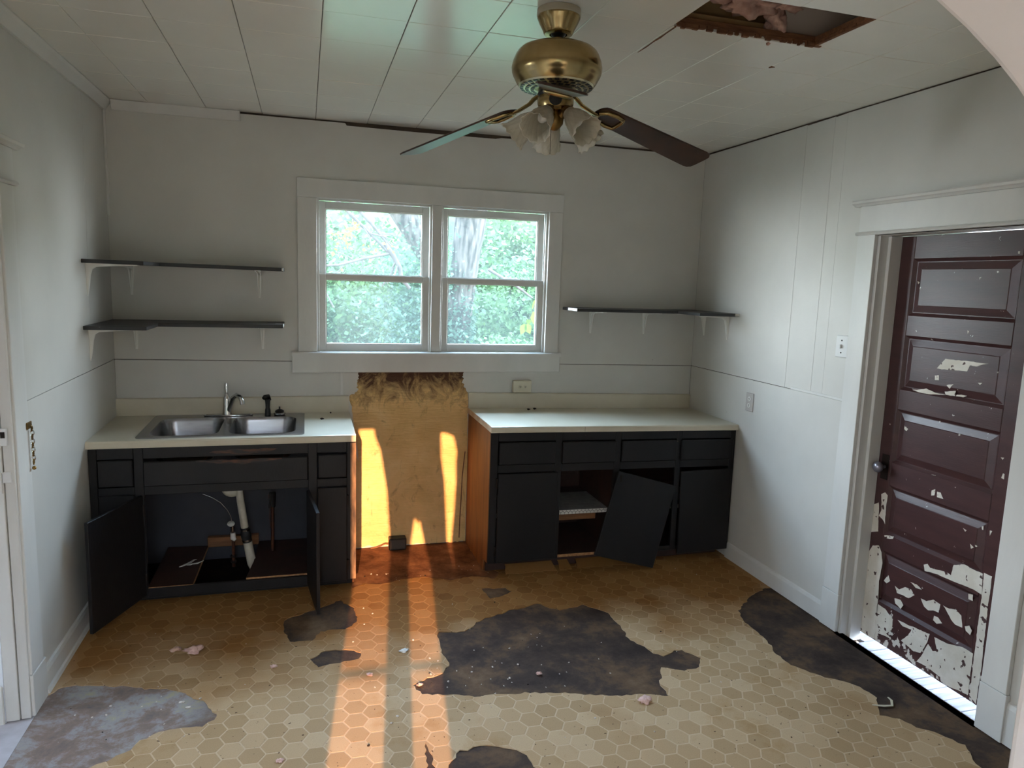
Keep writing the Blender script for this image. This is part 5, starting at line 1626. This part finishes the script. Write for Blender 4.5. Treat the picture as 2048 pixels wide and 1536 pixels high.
# ivy on the trunk and round its foot
r = np.random.default_rng(6)
n = 2600
zz = r.uniform(-.3, 1.0, n) + np.abs(r.normal(0, .35, n)) * .9
an = r.uniform(pi, 2 * pi, n)
tx = 2.90 + .055 * np.clip(zz - .6, 0, 3)
ivy = np.stack([tx + .19 * np.cos(an), 4.5 + .2 * np.sin(an), zz], 1)
iv2 = np.stack([r.normal(2.35, .28, 3200), r.normal(4.35, .12, 3200), r.normal(1.45, .42, 3200)], 1)
leaves('ivy_leaves', IVY, np.concatenate([ivy, iv2]), .050, 'bluish green ivy leaves climbing the tree trunk', 'leaves', 3)
yl_ = []
for c_, s_, k in (((1.50, 3.75, 2.19), .05, 46), ((1.58, 3.8, 2.30), .04, 22), ((1.26, 3.7, 2.24), .05, 22), ((1.40, 3.7, 2.12), .07, 16), ((1.75, 3.9, 2.05), .05, 14), ((1.92, 3.9, 2.03), .06, 10), ((3.35, 3.8, 2.55), .06, 12), ((1.35, 3.7, 2.05), .15, 10)):
    yl_.append(r.normal(size=(k, 3)) * s_ + np.array(c_))
leaves('yellow_leaves', YELLOW, np.concatenate(yl_), .045, 'yellow autumn leaves in the left window', 'leaves', 4)
# vine sprig just outside the right pane
vs_ = thing('vine_sprig', 'bright green vine leaves close to the right window pane', 'vine', (2.60, .45, 1.40))
obj('stem', MB().tube([(2.86, .55, 2.952), (2.80, .52, 2.4), (2.72, .5, 1.75), (2.66, .48, 1.6), (2.62, .46, 1.5), (2.58, .45, 1.44)], .003, 6), TWIG, vs_)


def leaf(parent, root, d, L, wd, nrm_):
    d, nn = Vector(d).normalized(), Vector(nrm_).normalized()
    s_ = d.cross(nn).normalized()
    pr_ = [(0, .02), (.15, .32), (.35, .5), (.6, .42), (.85, .18), (1, 0)]
    m_ = MB()
    vv = [Vector(root) + d * L * a + s_ * wd * b + nn * (.10 * wd * b) for a, b in pr_] + [Vector(root) + d * L * a - s_ * wd * b + nn * (.10 * wd * b) for a, b in pr_] + [Vector(root) + d * L * a for a, b in pr_]
    k = len(pr_)
    fs = [(2 * k + i, 2 * k + i + 1, i + 1, i) for i in range(k - 1)] + [(2 * k + i, k + i, k + i + 1, 2 * k + i + 1) for i in range(k - 1)]
    m_.add(vv, fs)
    return obj('leaf', m_, FRESH, parent, smooth=70)


leaf(vs_, (2.575, .45, 1.44), (-.35, .05, -1), .085, .055, (.1, -1, .2))
leaf(vs_, (2.585, .45, 1.44), (.45, .05, -1), .080, .058, (-.1, -1, .3))
leaf(vs_, (2.58, .45, 1.45), (.9, .0, .25), .05, .035, (.1, -1, .2))
leaf(vs_, (2.64, .47, 1.53), (.1, .05, -1), .095, .06, (.2, -1, .2))
leaf(vs_, (2.68, .48, 1.62), (-.3, .05, -.5), .085, .05, (.2, -1, .2))
leaf(vs_, (2.70, .49, 1.68), (.4, .05, .2), .085, .05, (-.2, -1, .2))

# unseen leafy screen added across the street to cut sky light from the front
m_ = MB()
NX, NZ = 80, 16
for j in range(NZ + 1):
    for i in range(NX + 1):
        x, z = -48 + 96 * i / NX, -.6 + 7.0 * j / NZ
        k = noise.fractal(Vector((x * .35, z * .35, 4.2)), 1, 2, 4)
        m_.v.append(Vector((x, -32 + 1.2 * k, z + .35 * noise.noise(Vector((x * .5, 9, 0))) * (j / NZ))))
for j in range(NZ):
    for i in range(NX):
        a = j * (NX + 1) + i
        m_.f.append((a, a + 1, a + NX + 2, a + NX + 1))
m_.add([(-48, -36, -.6), (48, -36, -.6), (48, -36, 6.2), (-48, -36, 6.2)], [(0, 1, 2, 3)])
tag(obj('sky_screen', m_, pmat('sky_screen_green', (.03, .06, .025, 1), (.06, .10, .05, 1), 1.2, 8, rough=.95, spec=.1), smooth=80), 'unseen dark screen added across the street to cut sky light', 'light_screen', kind='stuff')
struct('ground_front', MB().box(-48, 48, -46, -6.0, -.7, -.6), GROUND)
